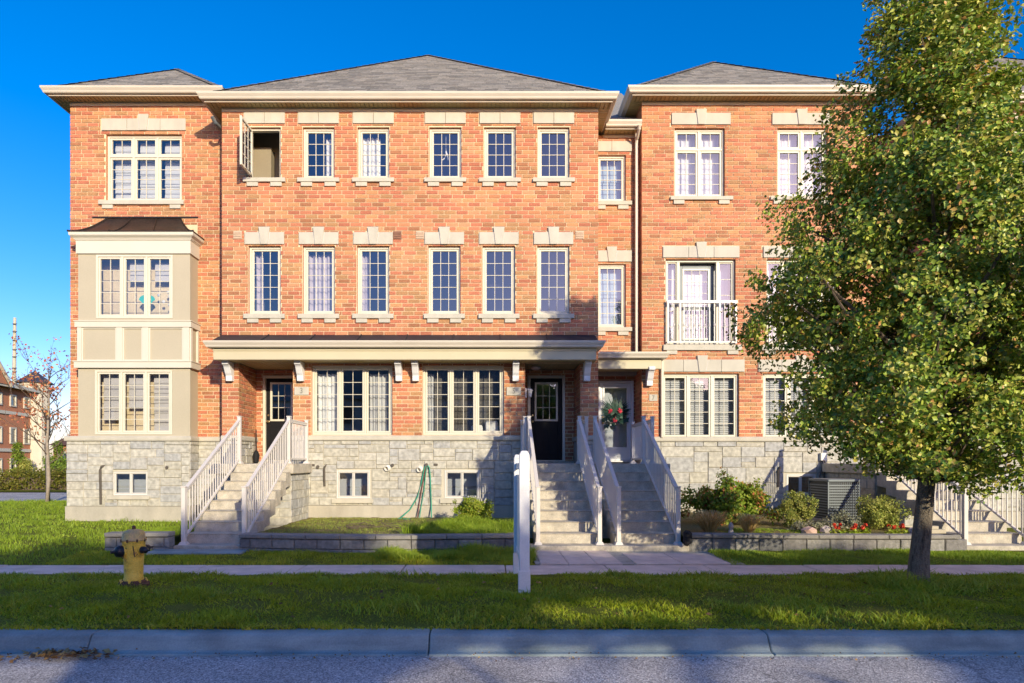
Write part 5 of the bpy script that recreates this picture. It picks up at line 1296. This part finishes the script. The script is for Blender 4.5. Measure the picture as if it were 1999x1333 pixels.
for i in range(nl):
    z = az0+.02+(az1-az0-.08)*i/nl
    b = MB(); b.box(ax_0+.014, ax_1-.014, ay0-.006, ay0+.006, z, z+.026); b.box(ax_0-.006, ax_0+.006, ay0+.014, ay1-.014, z, z+.026); b.build('louvre', 'ac_grey', ac)
b = MB()
for i in range(1, 16): q = ax_0+(ax_1-ax_0)*i/16; b.box(q-.004, q+.004, ay0+.008, ay0+.014, az0, az1-.04)
b.build('guard_wires', 'ac_grey', ac)
eb = thing('disconnect_box', 'small pale electrical box with cables on the wall over the cooling unit', 'electrical box', (WX(1605,DS), DS-.05, WZ(898,DS)))
MB().box(WX(1599,DS), WX(1610,DS), DS-.1, DS-.005, WZ(899,DS), WZ(884,DS)).build('case', 'pipe_white', eb, bevel=.006)
MB().tube([(WX(1603,DS),DS-.06,WZ(899,DS)),(WX(1602,DS),DS-.06,WZ(915,DS)),(WX(1596,DS),DS-.1,WZ(930,DS)),(WX(1592,DS),DS-.3,WZ(955,DS))], .016, 6).build('cable', 'pipe_dark', eb)
MB().tube([(WX(1607,DS),DS-.06,WZ(899,DS)),(WX(1608,DS),DS-.06,WZ(914,DS)),(WX(1604,DS),DS-.1,WZ(940,DS)),(WX(1600,DS),DS-.3,WZ(955,DS))], .014, 6).build('cable', 'pipe_dark', eb)
tag(MB().tube([(WX(1518,DS),DS-.03,WZ(950,DS)),(WX(1518,DS),DS-.05,WZ(918,DS)),(WX(1520,DS),DS-.05,WZ(913,DS)),(WX(1523,DS),DS+.02,WZ(911,DS))], .03, 8).build('vent_pipe', 'pipe_dark', hC), 'x', 'x')
bpy.data.objects[[o.name for o in hC.children if o.name.startswith('vent_pipe')][0]].pop('category')
for o in hC.children:
    if o.name.startswith('vent_pipe'): o.pop('label', None)
# garden hose hung on the bib
hb_x, hb_z = WX(832,DM), WZ(906,DM)
hs_ = thing('garden_hose', 'green garden hose hung on the stone wall and trailing to the ground', 'hose', (hb_x, DM-.1, .25))
def hp(px, py, d=DM-.06): return (WX(px,d), d, WZ(py,d))
MB().tube([hp(833,906),hp(838,912),hp(840,930),hp(841,960),hp(842,985),(WX(842,14.8),14.8,.26)], .016, 6).build('coil', 'hose_green', hs_)
MB().tube([hp(833,906),hp(828,915),hp(823,940),hp(815,970),hp(800,995),(WX(783,14.7),14.7,.28),(WX(778,14.5),14.5,.27),(WX(800,14.4),14.4,.27)], .016, 6).build('coil', 'hose_green', hs_)
MB().tube([hp(834,907),hp(831,925),hp(828,955),hp(822,990),(WX(819,14.85),14.85,.26)], .012, 6).build('coil', 'hose_green', hs_)
MB().tube([hp(832,907),hp(828,925),hp(824,950),hp(818,985),(WX(815,14.85),14.85,.26)], .013, 6).build('cord', 'hose_red', hs_)
# brush leaning in the entry of number 3
bro = thing('hand_brush', 'long black brush leaning in the brick entry of number 3', 'brush', (WX(499,15.6), 15.6, ZL))
MB().tube([(WX(500,15.7),15.72,ZL+.3),(WX(497,15.7),15.8,WZ(838,15.7))], .014, 6).build('handle', 'cap_black', bro); MB().lathe([(.03,0),(.06,.03),(.085,.2),(.05,.30),(.015,.33)], (WX(500,15.7),15.70,ZL), 10).build('head', 'cap_black', bro)
# wreath of palm leaves inside the storm door
wr = thing('palm_wreath', 'wreath of dark palm leaves with red flowers on the glazed door', 'wreath', (WX(1199,16.4), YE-.05, 2.7))
cx_, cz_, cy_ = 3.34, WZ(803,16.45), YE-.035
V = []; Fc = []; rr = random.Random(8); b = MB()
for i in range(60):
    a = math.radians(-30 + 240*i/59) + rr.uniform(-.05,.05) ; L = rr.uniform(.32,.50)*(1 if math.sin(a) > -.2 else .75)
    d = Vector((math.cos(a), 0, math.sin(a))); s_ = Vector((-math.sin(a), 0, math.cos(a))); o_ = Vector((cx_, cy_-rr.uniform(0,.04), cz_-.04))
    b.add([o_, o_+d*L*.5+s_*.018+Vector((0,-.02,0)), o_+d*L, o_+d*L*.5-s_*.018+Vector((0,-.02,0))], [(0,1,2,3)], rr.random())
for i in range(26):
    a = rr.uniform(0, 6.28); o_ = Vector((cx_+rr.uniform(-.28,.28), cy_-.03, cz_-.24+rr.uniform(-.14,.12))); d = Vector((math.cos(a),-.3,math.sin(a))).normalized(); u = d.cross(Vector((0,1,0))).normalized()
    b.add([o_, o_+d*.07+u*.05, o_+d*.16, o_+d*.07-u*.05], [(0,1,2,3)], rr.random())
stuff(b.build('palm_leaves', 'palm_dark', wr, attr=True))
for (dx, dz) in ((-.13,.0),(.12,.02),(-.01,-.22)):
    b = MB()
    for q in range(16):
        d = Vector((rr.gauss(0,1), -abs(rr.gauss(0,.6)), rr.gauss(0,1))).normalized(); u = d.orthogonal().normalized(); p = Vector((cx_+dx, cy_-.05, cz_+dz)) + d*.03
        b.add([p-u*.03, p+d*.05, p+u*.03, p-d*.02], [(0,1,2,3)])
    b.build('blossom', 'petal_pink', wr)
MB().box(2.95, 3.8, YE+.28, YE+.32, 1.55, 3.7).build('inner_door', 'door_white', dr)
# ================================================================== CURTAINS AND THINGS BEHIND THE GLASS
yc = DM+.32
r_ = W3[1]; curtain(r_[1]-.30, r_[1]-.06, r_[2], r_[3]-.12, yc, 'curtain_white', 'narrow white curtain in the top floor window next to the open casement', 3)
r_ = W3[2]; curtain(r_[0]+.06, r_[0]+.50, r_[2], r_[3]-.10, yc, 'curtain_white', 'white curtain in the third top floor window over house number 3', 4)
r_ = W2[0]; curtain(r_[0]+.06, r_[0]+.24, r_[2], r_[3]-.05, yc, 'curtain_mauve', 'narrow grey curtain in the middle floor window under the open casement', 2)
r_ = W2[1]; curtain(r_[0]+.07, r_[1]-.14, r_[2], r_[3]-.10, yc, 'curtain_mauve', 'full mauve curtain in the middle floor window over house number 3', 5)
r_ = W2[2]; curtain(r_[0]+.06, r_[0]+.22, r_[2], r_[3]-.05, yc, 'curtain_mauve', 'narrow grey curtain in the middle floor window beside the brown vent', 2)
r_ = W1[0]; t_ = (r_[1]-r_[0])/3
curtain(r_[0]+.06, r_[0]+t_-.03, r_[2], r_[3]-.16, yc, 'curtain_white', 'white curtain in the ground floor window beside the plaque 3', 5)
curtain(r_[1]-t_+.05, r_[1]-.06, r_[2], r_[3]-.16, yc, 'curtain_grey', 'striped grey curtain in the ground floor window by the pair of brackets', 5)
r_ = W1[1]; curtain(r_[0]+.06, r_[0]+.24, r_[2], r_[3]-.16, yc, 'curtain_grey', 'narrow grey curtain at the edge of the ground floor window of number 5', 3)
r_ = W1[1]; curtain(r_[0]+.25, r_[1]-.06, r_[2]+.02, r_[3]-.04, yc+.10, 'net_taupe', 'dark patterned net added to lighten the ground floor window of number 5', 12, .012)  # textured net added so the deep room behind looks less black
# white table and chairs just inside
r_ = W1[0]; tb_ = thing('dining_table', 'white table seen through the ground floor window of number 3', 'table', ((r_[0]+r_[1])/2, DM+.9, 1.5))
MB().box(r_[0]+t_*1.3, r_[0]+t_*2.1, DM+.6, DM+1.2, r_[2]+.10, r_[2]+.15).build('table_top', 'door_white', tb_, bevel=.01)
for q in (r_[0]+t_*1.4, r_[0]+t_*2.0): MB().box(q-.02, q+.02, DM+.7, DM+.74, 1.5, r_[2]+.10).build('leg', 'door_white', tb_)
def chair(label, x, y, top, w_=.34):
    c = thing('dining_chair', label, 'chair', (x, y, 1.5)); MB().prism([(x-w_/2,1.95),(x+w_/2,1.95),(x+w_/2*.94,top-.05),(x+w_/2*.75,top),(x-w_/2*.75,top),(x-w_/2*.94,top-.05)], 'y', y, y+.06).build('backrest', 'curtain_white', c, bevel=.01)
    MB().box(x-w_/2, x+w_/2, y+.02, y+.42, 1.90, 1.949).build('seat', 'curtain_white', c, bevel=.01)
    for (a, e) in ((-1,.04),(1,.04),(-1,.4),(1,.4)): MB().box(x+a*(w_/2-.03)-.02, x+a*(w_/2-.03)+.02, y+e-.02, y+e+.02, 1.5, 1.899).build('leg', 'curtain_white', c)
r_ = W1[1]; chair('pale chair back at the brighter corner of the window of number 5', r_[1]-.30, DM+.30, r_[2]+.36); chair('pale chair back half hidden by the mullion of the window of number 5', r_[1]-.66, DM+.31, r_[2]+.26, .3)
r_ = W2[4]; tag(MB().lathe([(.05,.05),(.19,.02),(.22,0),(.19,-.02),(.05,-.035)], ((r_[0]+r_[1])/2-.10, DM+1.6, WZ(552,DM)+.35), 24).build('ceiling_lamp', 'lamp_pink', smooth=True), 'round pale pink lamp inside a middle floor window of number 5', 'lamp')
r_ = W3[3]; xx, zz = (r_[0]+r_[1])/2, (r_[2]+r_[3])/2+.04
orn = thing('hanging_ornament', 'cream ribbon ornament hanging in a top floor window of number 5', 'ornament', (xx, DM+.18, zz))
MB().tube([(xx,DM+.2,zz+.10),(xx+.01,DM+.19,zz),(xx-.05,DM+.19,zz-.10),(xx-.10,DM+.19,zz-.13)], .014, 6).build('ribbon', 'curtain_white', orn); MB().tube([(xx,DM+.2,zz+.10),(xx+.04,DM+.19,zz-.02),(xx+.06,DM+.19,zz-.13)], .014, 6).build('ribbon', 'curtain_white', orn)
MB().lathe([(.004,0),(.004,.45)], (xx, DM+.2, zz+.1), 5).build('cord', 'curtain_white', orn)
# corner house
r_ = w3; t_ = (r_[1]-r_[0])/3; nm = ['beside the edge of the house', 'in the middle of the window', 'towards the pair of houses']
for k in range(3):
    o = shade(r_[0]+k*t_+.07, r_[0]+(k+1)*t_-.04, r_[2]+(.16 if k else .02), r_[3]-.06, DS+.30, 'blind', 'pale folded shade in the top window of the corner house, ' + ('outer corner side', 'middle sash', 'side of the projecting pair')[k], .26); o['group'] = 'shades in the top corner window'
r_ = up if isinstance(up, tuple) else rect(187,337,497,621,yb)
UP, LO = rect(187,337,497,621,yb), rect(185,336,722,848,yb)
t_ = (UP[1]-UP[0])/3
for k in (1, 2): o = shade(UP[0]+k*t_+.07, UP[0]+(k+1)*t_-.04, UP[3]-.62, UP[3]-.08, yb+.26, 'shade_taupe', 'half lowered taupe shade in the upper bay window, ' + ('middle sash', 'sash beside the projecting pair')[k-1], .25); o['group'] = 'shades in the upper bay window'
for k, (a, m__) in enumerate(((.35,'shade_taupe'),(.66,'shade_taupe'),(.04,'shade_taupe'))):
    o = shade(LO[0]+k*t_+.07, LO[0]+(k+1)*t_-.04, LO[2]+a, LO[3]-.08, yb+.26, m__, ('taupe folded shade lowered two thirds in the lower bay window', 'taupe folded shade lowered half way in the lower bay window', 'taupe folded shade lowered fully in the lower bay window')[k], .24)
st = MB(); sx_, sz_ = UP[0]+2*t_-.06, UP[2]+.48
pts = [(sx_+.20*math.cos(a)*(1 if math.sin(a) > -.3 else .75), sz_+.13*math.sin(a)) for a in [i*math.pi/9 for i in range(18)]]
tag(st.prism(pts, 'y', yb+.105, yb+.112).build('window_sticker', 'teal'), 'teal cloud shaped sticker on the upper bay window', 'sticker')
for k, (dx, dz) in enumerate(((.26,.13),(.50,.20),(.53,.10),(.38,-.03),(.53,-.11))): tag(MB().lathe([(.004,-.03),(.03,-.02),(.04,0),(.03,.02),(.004,.03)], (sx_+dx, yb+.17, sz_+dz), 10, (0,-1,0)).build('bauble', 'curtain_white'), ('small round white bauble close beside the teal sticker', 'small round white bauble hanging in the upper bay window')[min(k, 1)], 'bauble', 'baubles in the bay window')
# houses 7 and 9
for k, f_ in enumerate((lambda q: q, mir)):
    r_ = f_(t3); wtx = ('of number 7', 'half hidden by the street tree')[k]
    curtain(r_[0]+.06, (r_[0]+r_[1])/2-.02, r_[2], r_[3]-.02, DS+.3, 'blind', 'sheer white curtain, link side of the top window ' + wtx, 5, .012)['group'] = 'sheer curtains of the top windows'
    curtain((r_[0]+r_[1])/2+.02, r_[1]-.06, r_[2], r_[3]-.02, DS+.3, 'blind', 'sheer white curtain, far side from the link, top window ' + wtx, 5, .012)['group'] = 'sheer curtains of the top windows'
    r_ = f_(t2)
    curtain(r_[0]+.05, r_[1]-.05, r_[2], r_[3]-.02, DS+.40, 'blind', 'wide sheer curtain behind the balcony door ' + wtx, 9, .012)
    r_ = f_(t1); t_ = (r_[1]-r_[0])/3
    for q in range(3): blinds(r_[0]+q*t_+.06, r_[0]+(q+1)*t_-.03, r_[2]+.06, r_[3]-.06, DS+.26, 'blind', ('white slatted blind beside the downspout', 'white slatted blind of the middle sash', 'white slatted blind beside the brick pier')[q if k == 0 else 2-q] + ', ground floor ' + wtx)['group'] = 'slatted blinds of the ground floor'
for r_, l_ in ((L3, 'closed blind tinted like reflected sky in the upper window of the set-back link'), (L2, 'closed blind tinted like reflected sky in the lower window of the set-back link')): shade(r_[0]+.06, r_[1]-.06, r_[2]+.03, r_[3]-.05, DL+.3, 'blind_sky_tint', l_, .9)

# ================================================================== LITTER ALONG THE KERB
def litter(n, x0, x1, y0, y1, z, size, label, seed):
    r_ = np.random.default_rng(seed); V = []; T = []
    for i in range(n):
        x, y = r_.normal((x0+x1)/2, (x1-x0)/4), r_.uniform(y0, y1); a = r_.uniform(0,6.28); s_ = size*r_.uniform(.5,1.3); u = np.array([np.cos(a), np.sin(a), r_.uniform(-.3,.5)])*s_; v = np.array([-np.sin(a), np.cos(a), r_.uniform(-.3,.5)])*s_*.5
        p = np.array([x, y, z+abs(r_.normal(0,.02))]); k = len(V); V += [p-u, p-v, p+u, p+v+np.array([0,0,.012])]; T.append((k,k+1,k+2,k+3))
    o = stuff(put('leaf_litter', np_mesh('leaf_litter', V, T, 'dead_leaf', r_.random(n)*.99))); o['label'] = label
litter(150, -4.15, -3.35, KERB_Y-.26, KERB_Y-.05, -.135, .035, 'heap of brown leaves caught at the kerb joint', 1)
litter(130, -5.2, -4.1, KERB_Y-.36, KERB_Y-.18, -.145, .03, 'brown leaves strewn along the gutter', 2)
litter(420, -16, 16, KERB_Y-.30, KERB_Y-.08, -.145, .011, 'scattered leaf bits along the kerb', 3)
litter(150, -8, 9, 6.1, 8.6, .05, .025, 'single brown leaves lying in the verge grass', 4)

# ================================================================== BEYOND THE SIDE STREET
DF = 38.0
hF = thing('townhouse', 'brick townhouses with a cream corner turret and slate cone across the side street', 'house', (WX(68,DF), DF, .2))
fx0, fx1 = WX(-330,DF), WX(68,DF); fz = WZ(764,DF)
far_w = []
for i in range(9):
    for (pa, pb) in ((778,800),(838,868),(895,938)): 
        cx__ = fx1 - .9 - i*1.35
        far_w.append((cx__-.30, cx__+.30, WZ(pb,DF), WZ(pa,DF)))
backing(Plane((0,DF,0)), fx0, fx1, .2, fz, far_w, .1, 'brick_far', 'brick_wall', hF, 'stucco_cream')
for h_ in far_w:
    b = MB(); ring(b, h_[0], h_[1], h_[2], h_[3], .08, DF-.05, DF+.05); wn = b.build('window', 'trim_cream', hF)
    put('pane', pane_mesh(h_[1]-h_[0]-.16, h_[3]-h_[2]-.16, 'glass'), wn, (h_[0]+.08, DF+.02, h_[2]+.08))
for z in (WZ(812,DF), WZ(880,DF)): MB().box(fx0, fx1, DF-.06, DF+.01, z-.09, z+.09).build('string_course', 'trim_cream', hF)
MB().box(fx0, fx1, DF+.6, DF+.7, .2, fz).build('room_shell', 'interior', hF); MB().box(fx1-.2, fx1, DF+.02, DF+9, .2, fz).build('outer_wall', 'brick_far', hF)
MB().prism([(DF-.4,fz),(DF+9,fz),(DF+4.3,fz+1.5)], 'x', fx0, fx1+.2).build('roof', 'roof_brown', hF); MB().box(fx0, fx1+.2, DF-.45, DF-.38, fz-.12, fz+.08).build('fascia', 'trim_cream', hF)
gx = WX(0,DF)-3.4; MB().prism([(gx-1.9,fz),(gx+1.9,fz),(gx,fz+1.9)], 'y', DF-.5, DF+4).build('gable', 'brick_far', hF)
for s_ in (-1, 1):
    MB().prism([(gx,fz+1.95),(gx,fz+2.1),(gx+s_*2.1,fz+.02),(gx+s_*2.1,fz-.13)], 'y', DF-.65, DF-.52).build('verge_board', 'trim_cream', hF); MB().prism([(gx,fz+1.91),(gx,fz+2.0),(gx+s_*2.0,fz+.0),(gx+s_*2.0,fz-.09)], 'y', DF-.515, DF+4.1).build('gable_roof', 'roof_brown', hF)
tcx = WX(68,DF-.3); tz = WZ(748,DF)
tw = MB().lathe([(.72,.2),(.72,tz-.2),(.80,tz-.15),(.84,tz)], (tcx,DF+.1,0), 10).build('turret', 'stucco_cream', hF)
MB().lathe([(.98,tz),(.98,tz+.05),(.03,WZ(723,DF)),(.02,WZ(715,DF))], (tcx,DF+.1,0), 10).build('turret_roof', 'dark_slate', tw)
for (pa, pb) in ((800,850),(895,938)): MB().box(tcx-.22, tcx+.22, DF-.66, DF-.5, WZ(pb,DF), WZ(pa,DF)).build('turret_window', 'ac_dark', tw)
hF.rotation_euler[2] = rad(99)              # the front runs along the side street, turret at its far end
hG = thing('distant_house', 'brick house with a brown shingle roof beyond the hedge across the side street', 'house', (WX(125,52), 52, .2))
MB().box(WX(104,52), WX(175,52), 52, 60, .2, WZ(868,52)).build('wall', 'brick_far', hG); MB().prism([(51.6,WZ(869,52)),(60.4,WZ(869,52)),(56,WZ(838,56))], 'x', WX(100,52), WX(180,52)).build('roof', 'rust', hG)
for px in (113, 124, 140): b = MB(); b.box(WX(px,52), WX(px+5,52), 51.93, 52.02, WZ(900,52), WZ(880,52)); b.build('window', 'stucco_cream', hG)
# utility pole with short rungs
pl_ = thing('utility_pole', 'tall bare timber utility pole behind the turret house', 'pole', (WX(27,56), 56, .2))
MB().tube([(WX(28,56),56,.2),(WX(27.5,56),56,WZ(740,56)),(WX(29,56),56,WZ(620,56))], [.22,.17,.12], 10).build('shaft', 'wood_pole', pl_)
for py in (633, 648, 665, 683, 697, 719, 726): MB().box(WX(24.5,55.8), WX(33,55.8), 55.75, 55.83, WZ(py,56)-.03, WZ(py,56)+.03).build('rung', 'pipe_dark', pl_)
# young bare tree by the side street
by = 21.0; bt_ = thing('bare_tree', 'slender young tree, almost bare, with a few orange leaves', 'tree', (WX(93,by), by, .2)); r_ = random.Random(14); lp = []
tb1, tb2 = MB(), MB(); bx_ = WX(93,by)
tb1.tube([(bx_,by,.1),(bx_+.02,by,1.0),(bx_-.02,by,2.2),(bx_+.05,by,3.6),(bx_+.02,by,4.8)], [.085,.07,.05,.028,.008], 8)
def branch(p, d, L, r0, lev):
    n_ = 4; pts = [p]; dd = d.copy()
    for i in range(n_):
        dd = (dd + Vector((r_.gauss(0,.12), r_.gauss(0,.12), .08))).normalized(); pts.append(pts[-1] + dd*L/n_)
    tb2.tube(pts, [r0*(1-.8*i/n_) for i in range(n_+1)], 4, False)
    if lev < 2:
        for k in range(4 if lev == 0 else 3):
            q = pts[r_.randint(1, n_)]; branch(q, (dd + Vector((r_.gauss(0,.5), r_.gauss(0,.5), r_.gauss(.1,.3)))).normalized(), L*r_.uniform(.4,.65), r0*.5, lev+1)
    else: lp.append(tuple(pts[-1]))
for i in range(20):
    z = 1.5 + 3.0*i/20; a = i*2.4; branch(Vector((bx_,by,z)), Vector((math.cos(a), math.sin(a), .75)).normalized(), 1.7*(1-.45*i/20), .022, 0)
tb1.build('trunk', 'pale_bark', bt_, smooth=True); tb2.build('twigs', 'twig', bt_)
arr = np.array(lp); arr = arr[rng.permutation(len(arr))[:130]]; leaf_cloud('leaves', arr, .18, 6, .10, 'leaf_autumn', bt_)
def hedge(label, x0, x1, y0, y1, z0, z1, mat, n, seed, name='hedge', size=.10):
    r_ = np.random.default_rng(seed); P = np.stack([r_.uniform(x0,x1,n), r_.uniform(y0,y1,n), r_.uniform(z0,z1,n)], 1); root = thing(name, label, name.replace('_', ' '), ((x0+x1)/2, (y0+y1)/2, z0)); leaf_cloud('foliage', P, .22, 22, size, mat, root, rngl=r_)
    MB().box(x0+.2, x1-.2, y0+.3, y1-.2, z0-.1, z1-.3).build('stems', 'twig', root)
hedge('long clipped hedge running along the far side of the side street', -33, WX(150,30), 29.6, 30.5, .3, 1.15, 'hedge_leaf', 900, 51)
def cone(label, c, h_, r0, mat, seed, n=60):
    r_ = np.random.default_rng(seed); root = thing('conifer', label, 'tree', c); t_ = r_.random(n)**.8; a = r_.uniform(0,6.28,n); P = np.stack([c[0]+np.cos(a)*r0*(1-t_), c[1]+np.sin(a)*r0*(1-t_), c[2]+.1+h_*t_], 1); leaf_cloud('crown', P, .25, 24, .10, mat, root, rngl=r_); MB().tube([(c[0],c[1],c[2]),(c[0],c[1],c[2]+h_)], [.07,.01], 6).build('trunk', 'twig', root)
cone('narrow green conifer before the turret house', (WX(34,34), 34, .25), 2.2, .5, 'leaf_shrub', 61); cone('rounded conifer beside the turret', (WX(52,34), 34, .25), 1.3, .7, 'leaf_box', 62); cone('broad green conifer at the edge of the corner house', (WX(112,33), 33, .25), 2.2, 1.1, 'leaf_shrub', 63, 90)

# ================================================================== ACROSS THE STREET, BEHIND THE CAMERA
def opposite(label, x0, x1, yf, zeave, zridge, ydep, mat, gable=None):
    h_ = thing('opposite_house', label, 'house', ((x0+x1)/2, yf, 0), 'houses across the street')
    MB().box(x0, x1, yf-ydep, yf, -.1, zeave).build('wall', mat, h_)
    MB().prism([(yf+.4,zeave),(yf-ydep-.4,zeave),(yf-ydep/2,zridge)], 'x', x0-.2, x1+.2).build('roof', 'shingle', h_)
    n_ = max(1, int((x1-x0)/2.6))
    for i in range(n_):
        cx__ = x0+(x1-x0)*(i+.5)/n_
        for z in (1.2, 4.1):
            if z+1.4 > zeave: continue
            wn = MB().box(cx__-.6, cx__+.6, yf-.02, yf+.06, z, z+1.45).build('window', 'trim_cream', h_); MB().box(cx__-.52, cx__+.52, yf+.03, yf+.075, z+.08, z+1.37).build('pane', 'ac_dark', wn)
    if gable: gx_, gw, gz = gable; MB().prism([(gx_-gw,zeave),(gx_+gw,zeave),(gx_,gz)], 'y', yf-ydep/2-1.5, yf+.3).build('gable', mat, h_)
    return h_
OPP = [('grey sided house across the street with a steep front gable', 4.0, 16.5, 6.2, 10.2, 'siding', None), ]
opposite('long grey house across the street facing the corner house', -40, 4.4, -13, 6.0, 9.25, 9, 'siding')
opposite('tan house across the street beyond the row of added trees', 18.4, 60, -13, 6.0, 9.05, 9, 'stucco_cream')
# gaps carved in the added crowns let sun imitate window-reflected streaks and verge spots
SLX, SLZ = .51, .326
def gpx(px, py, z=-.15): d = F*(CZ-z)/(py-HY); return ((px-CX)/F*d, d)
streaks = [((785,1333),(895,1333),(1000,1286),(895,1284)), ((967,1333),(1109,1333),(1167,1281),(1052,1281)), ((1196,1333),(1322,1333),(1322,1281),(1221,1281)),
           ((1415,1333),(1545,1333),(1557,1281),(1453,1281)), ((1590,1333),(1720,1333),(1680,1281),(1594,1281)), ((1734,1333),(1860,1333),(1814,1281),(1707,1281)), ((-60,1345),(60,1340),(112,1300),(0,1304))]
quads = [[gpx(*p) for p in q] for q in streaks]
for q in quads[:6]:                            # carried on towards the camera
    for k in (0, 1): (x1_, d1_), (x2_, d2_) = q[k], q[3-k]; q[k] = (x2_+(x1_-x2_)*4.5, d2_+(d1_-d2_)*4.5)
spots = [(gpx(px, py, 0), rx_, ry_) for px, py, rx_, ry_ in ((1090,1197,.26,.30),(1192,1190,.30,.36),(1302,1193,.32,.36),(1520,1204,.26,.22),(1640,1204,.2,.16),(1735,1207,.26,.2))]
def light_gap_mask(p):
    gx = p[:, 0] - SLX/SLZ*(p[:, 2]+.15); gy = p[:, 1] + (p[:, 2]+.15)/SLZ; keep = np.ones(len(p), bool)
    for q in quads:
        ins = np.ones(len(p), bool); sg_ = None
        ar = sum(q[i][0]*q[(i+1) % 4][1]-q[(i+1) % 4][0]*q[i][1] for i in range(4)); s_ = 1 if ar > 0 else -1
        for i in range(4):
            (xa, ya), (xb, ye) = q[i], q[(i+1) % 4]; ins &= s_*((xb-xa)*(gy-ya)-(ye-ya)*(gx-xa)) > -.06
        keep &= ~ins
    gx = p[:, 0] - SLX/SLZ*p[:, 2]; gy = p[:, 1] + p[:, 2]/SLZ
    for ((sx_, sy_), rx_, ry_) in spots: keep &= ((gx-sx_)/rx_)**2 + ((gy-sy_)/ry_)**2 > 1
    return keep
def added_shade_tree(label, x, y, z0, z1, rx, seed, n=260):  # unseen tree, added to keep the sun off verge, kerb and steps
    r_ = np.random.default_rng(seed); root = thing('added_shade_tree', label, 'tree', (x, y, 0), 'added shade trees across the street')
    zc, hz_ = (z0+z1)/2, (z1-z0)/2; d = r_.normal(size=(n,3)); d /= np.linalg.norm(d, axis=1)[:,None]; P = np.array([x,y,zc]) + d*(r_.random(n)**.4)[:,None]*np.array([rx,rx*.9,hz_])*.92
    leaf_cloud('crown', P, .5, 110, .14, 'leaf_pear', root, .8, rngl=r_, shape=light_gap_mask)
    MB().tube([(x,y,-.1),(x+.05,y,2.5),(x,y,z0+.8),(x,y,zc)], [.24,.17,.13,.06], 9).build('trunk', 'bark', root)
    for s_ in (-1, 1): MB().tube([(x+.1*s_,y,1.4),(x+.55*s_,y+.1,2.8),(x+.9*s_,y,z0+.5),(x+1.0*s_,y,zc)], [.13,.11,.09,.04], 7).build('limb', 'bark', root)
added_shade_tree('added tall round tree across the street, highest of its row', 6.9, -10.4, 2.6, 8.1, 2.5, 71, 420)
added_shade_tree('added lower tree across the street beside the long grey house', 3.4, -10.2, 3.5, 7.2, 2.0, 75)
added_shade_tree('added round tree across the street next to the highest one', 10.4, -10.0, 2.3, 7.2, 2.1, 72, 560)
added_shade_tree('added broad tree across the street between its row neighbours', 13.2, -10.1, 2.3, 6.95, 2.1, 73, 560)
added_shade_tree('outermost added tree of the row across the street', 16.0, -9.9, 2.3, 6.8, 2.1, 74, 560)
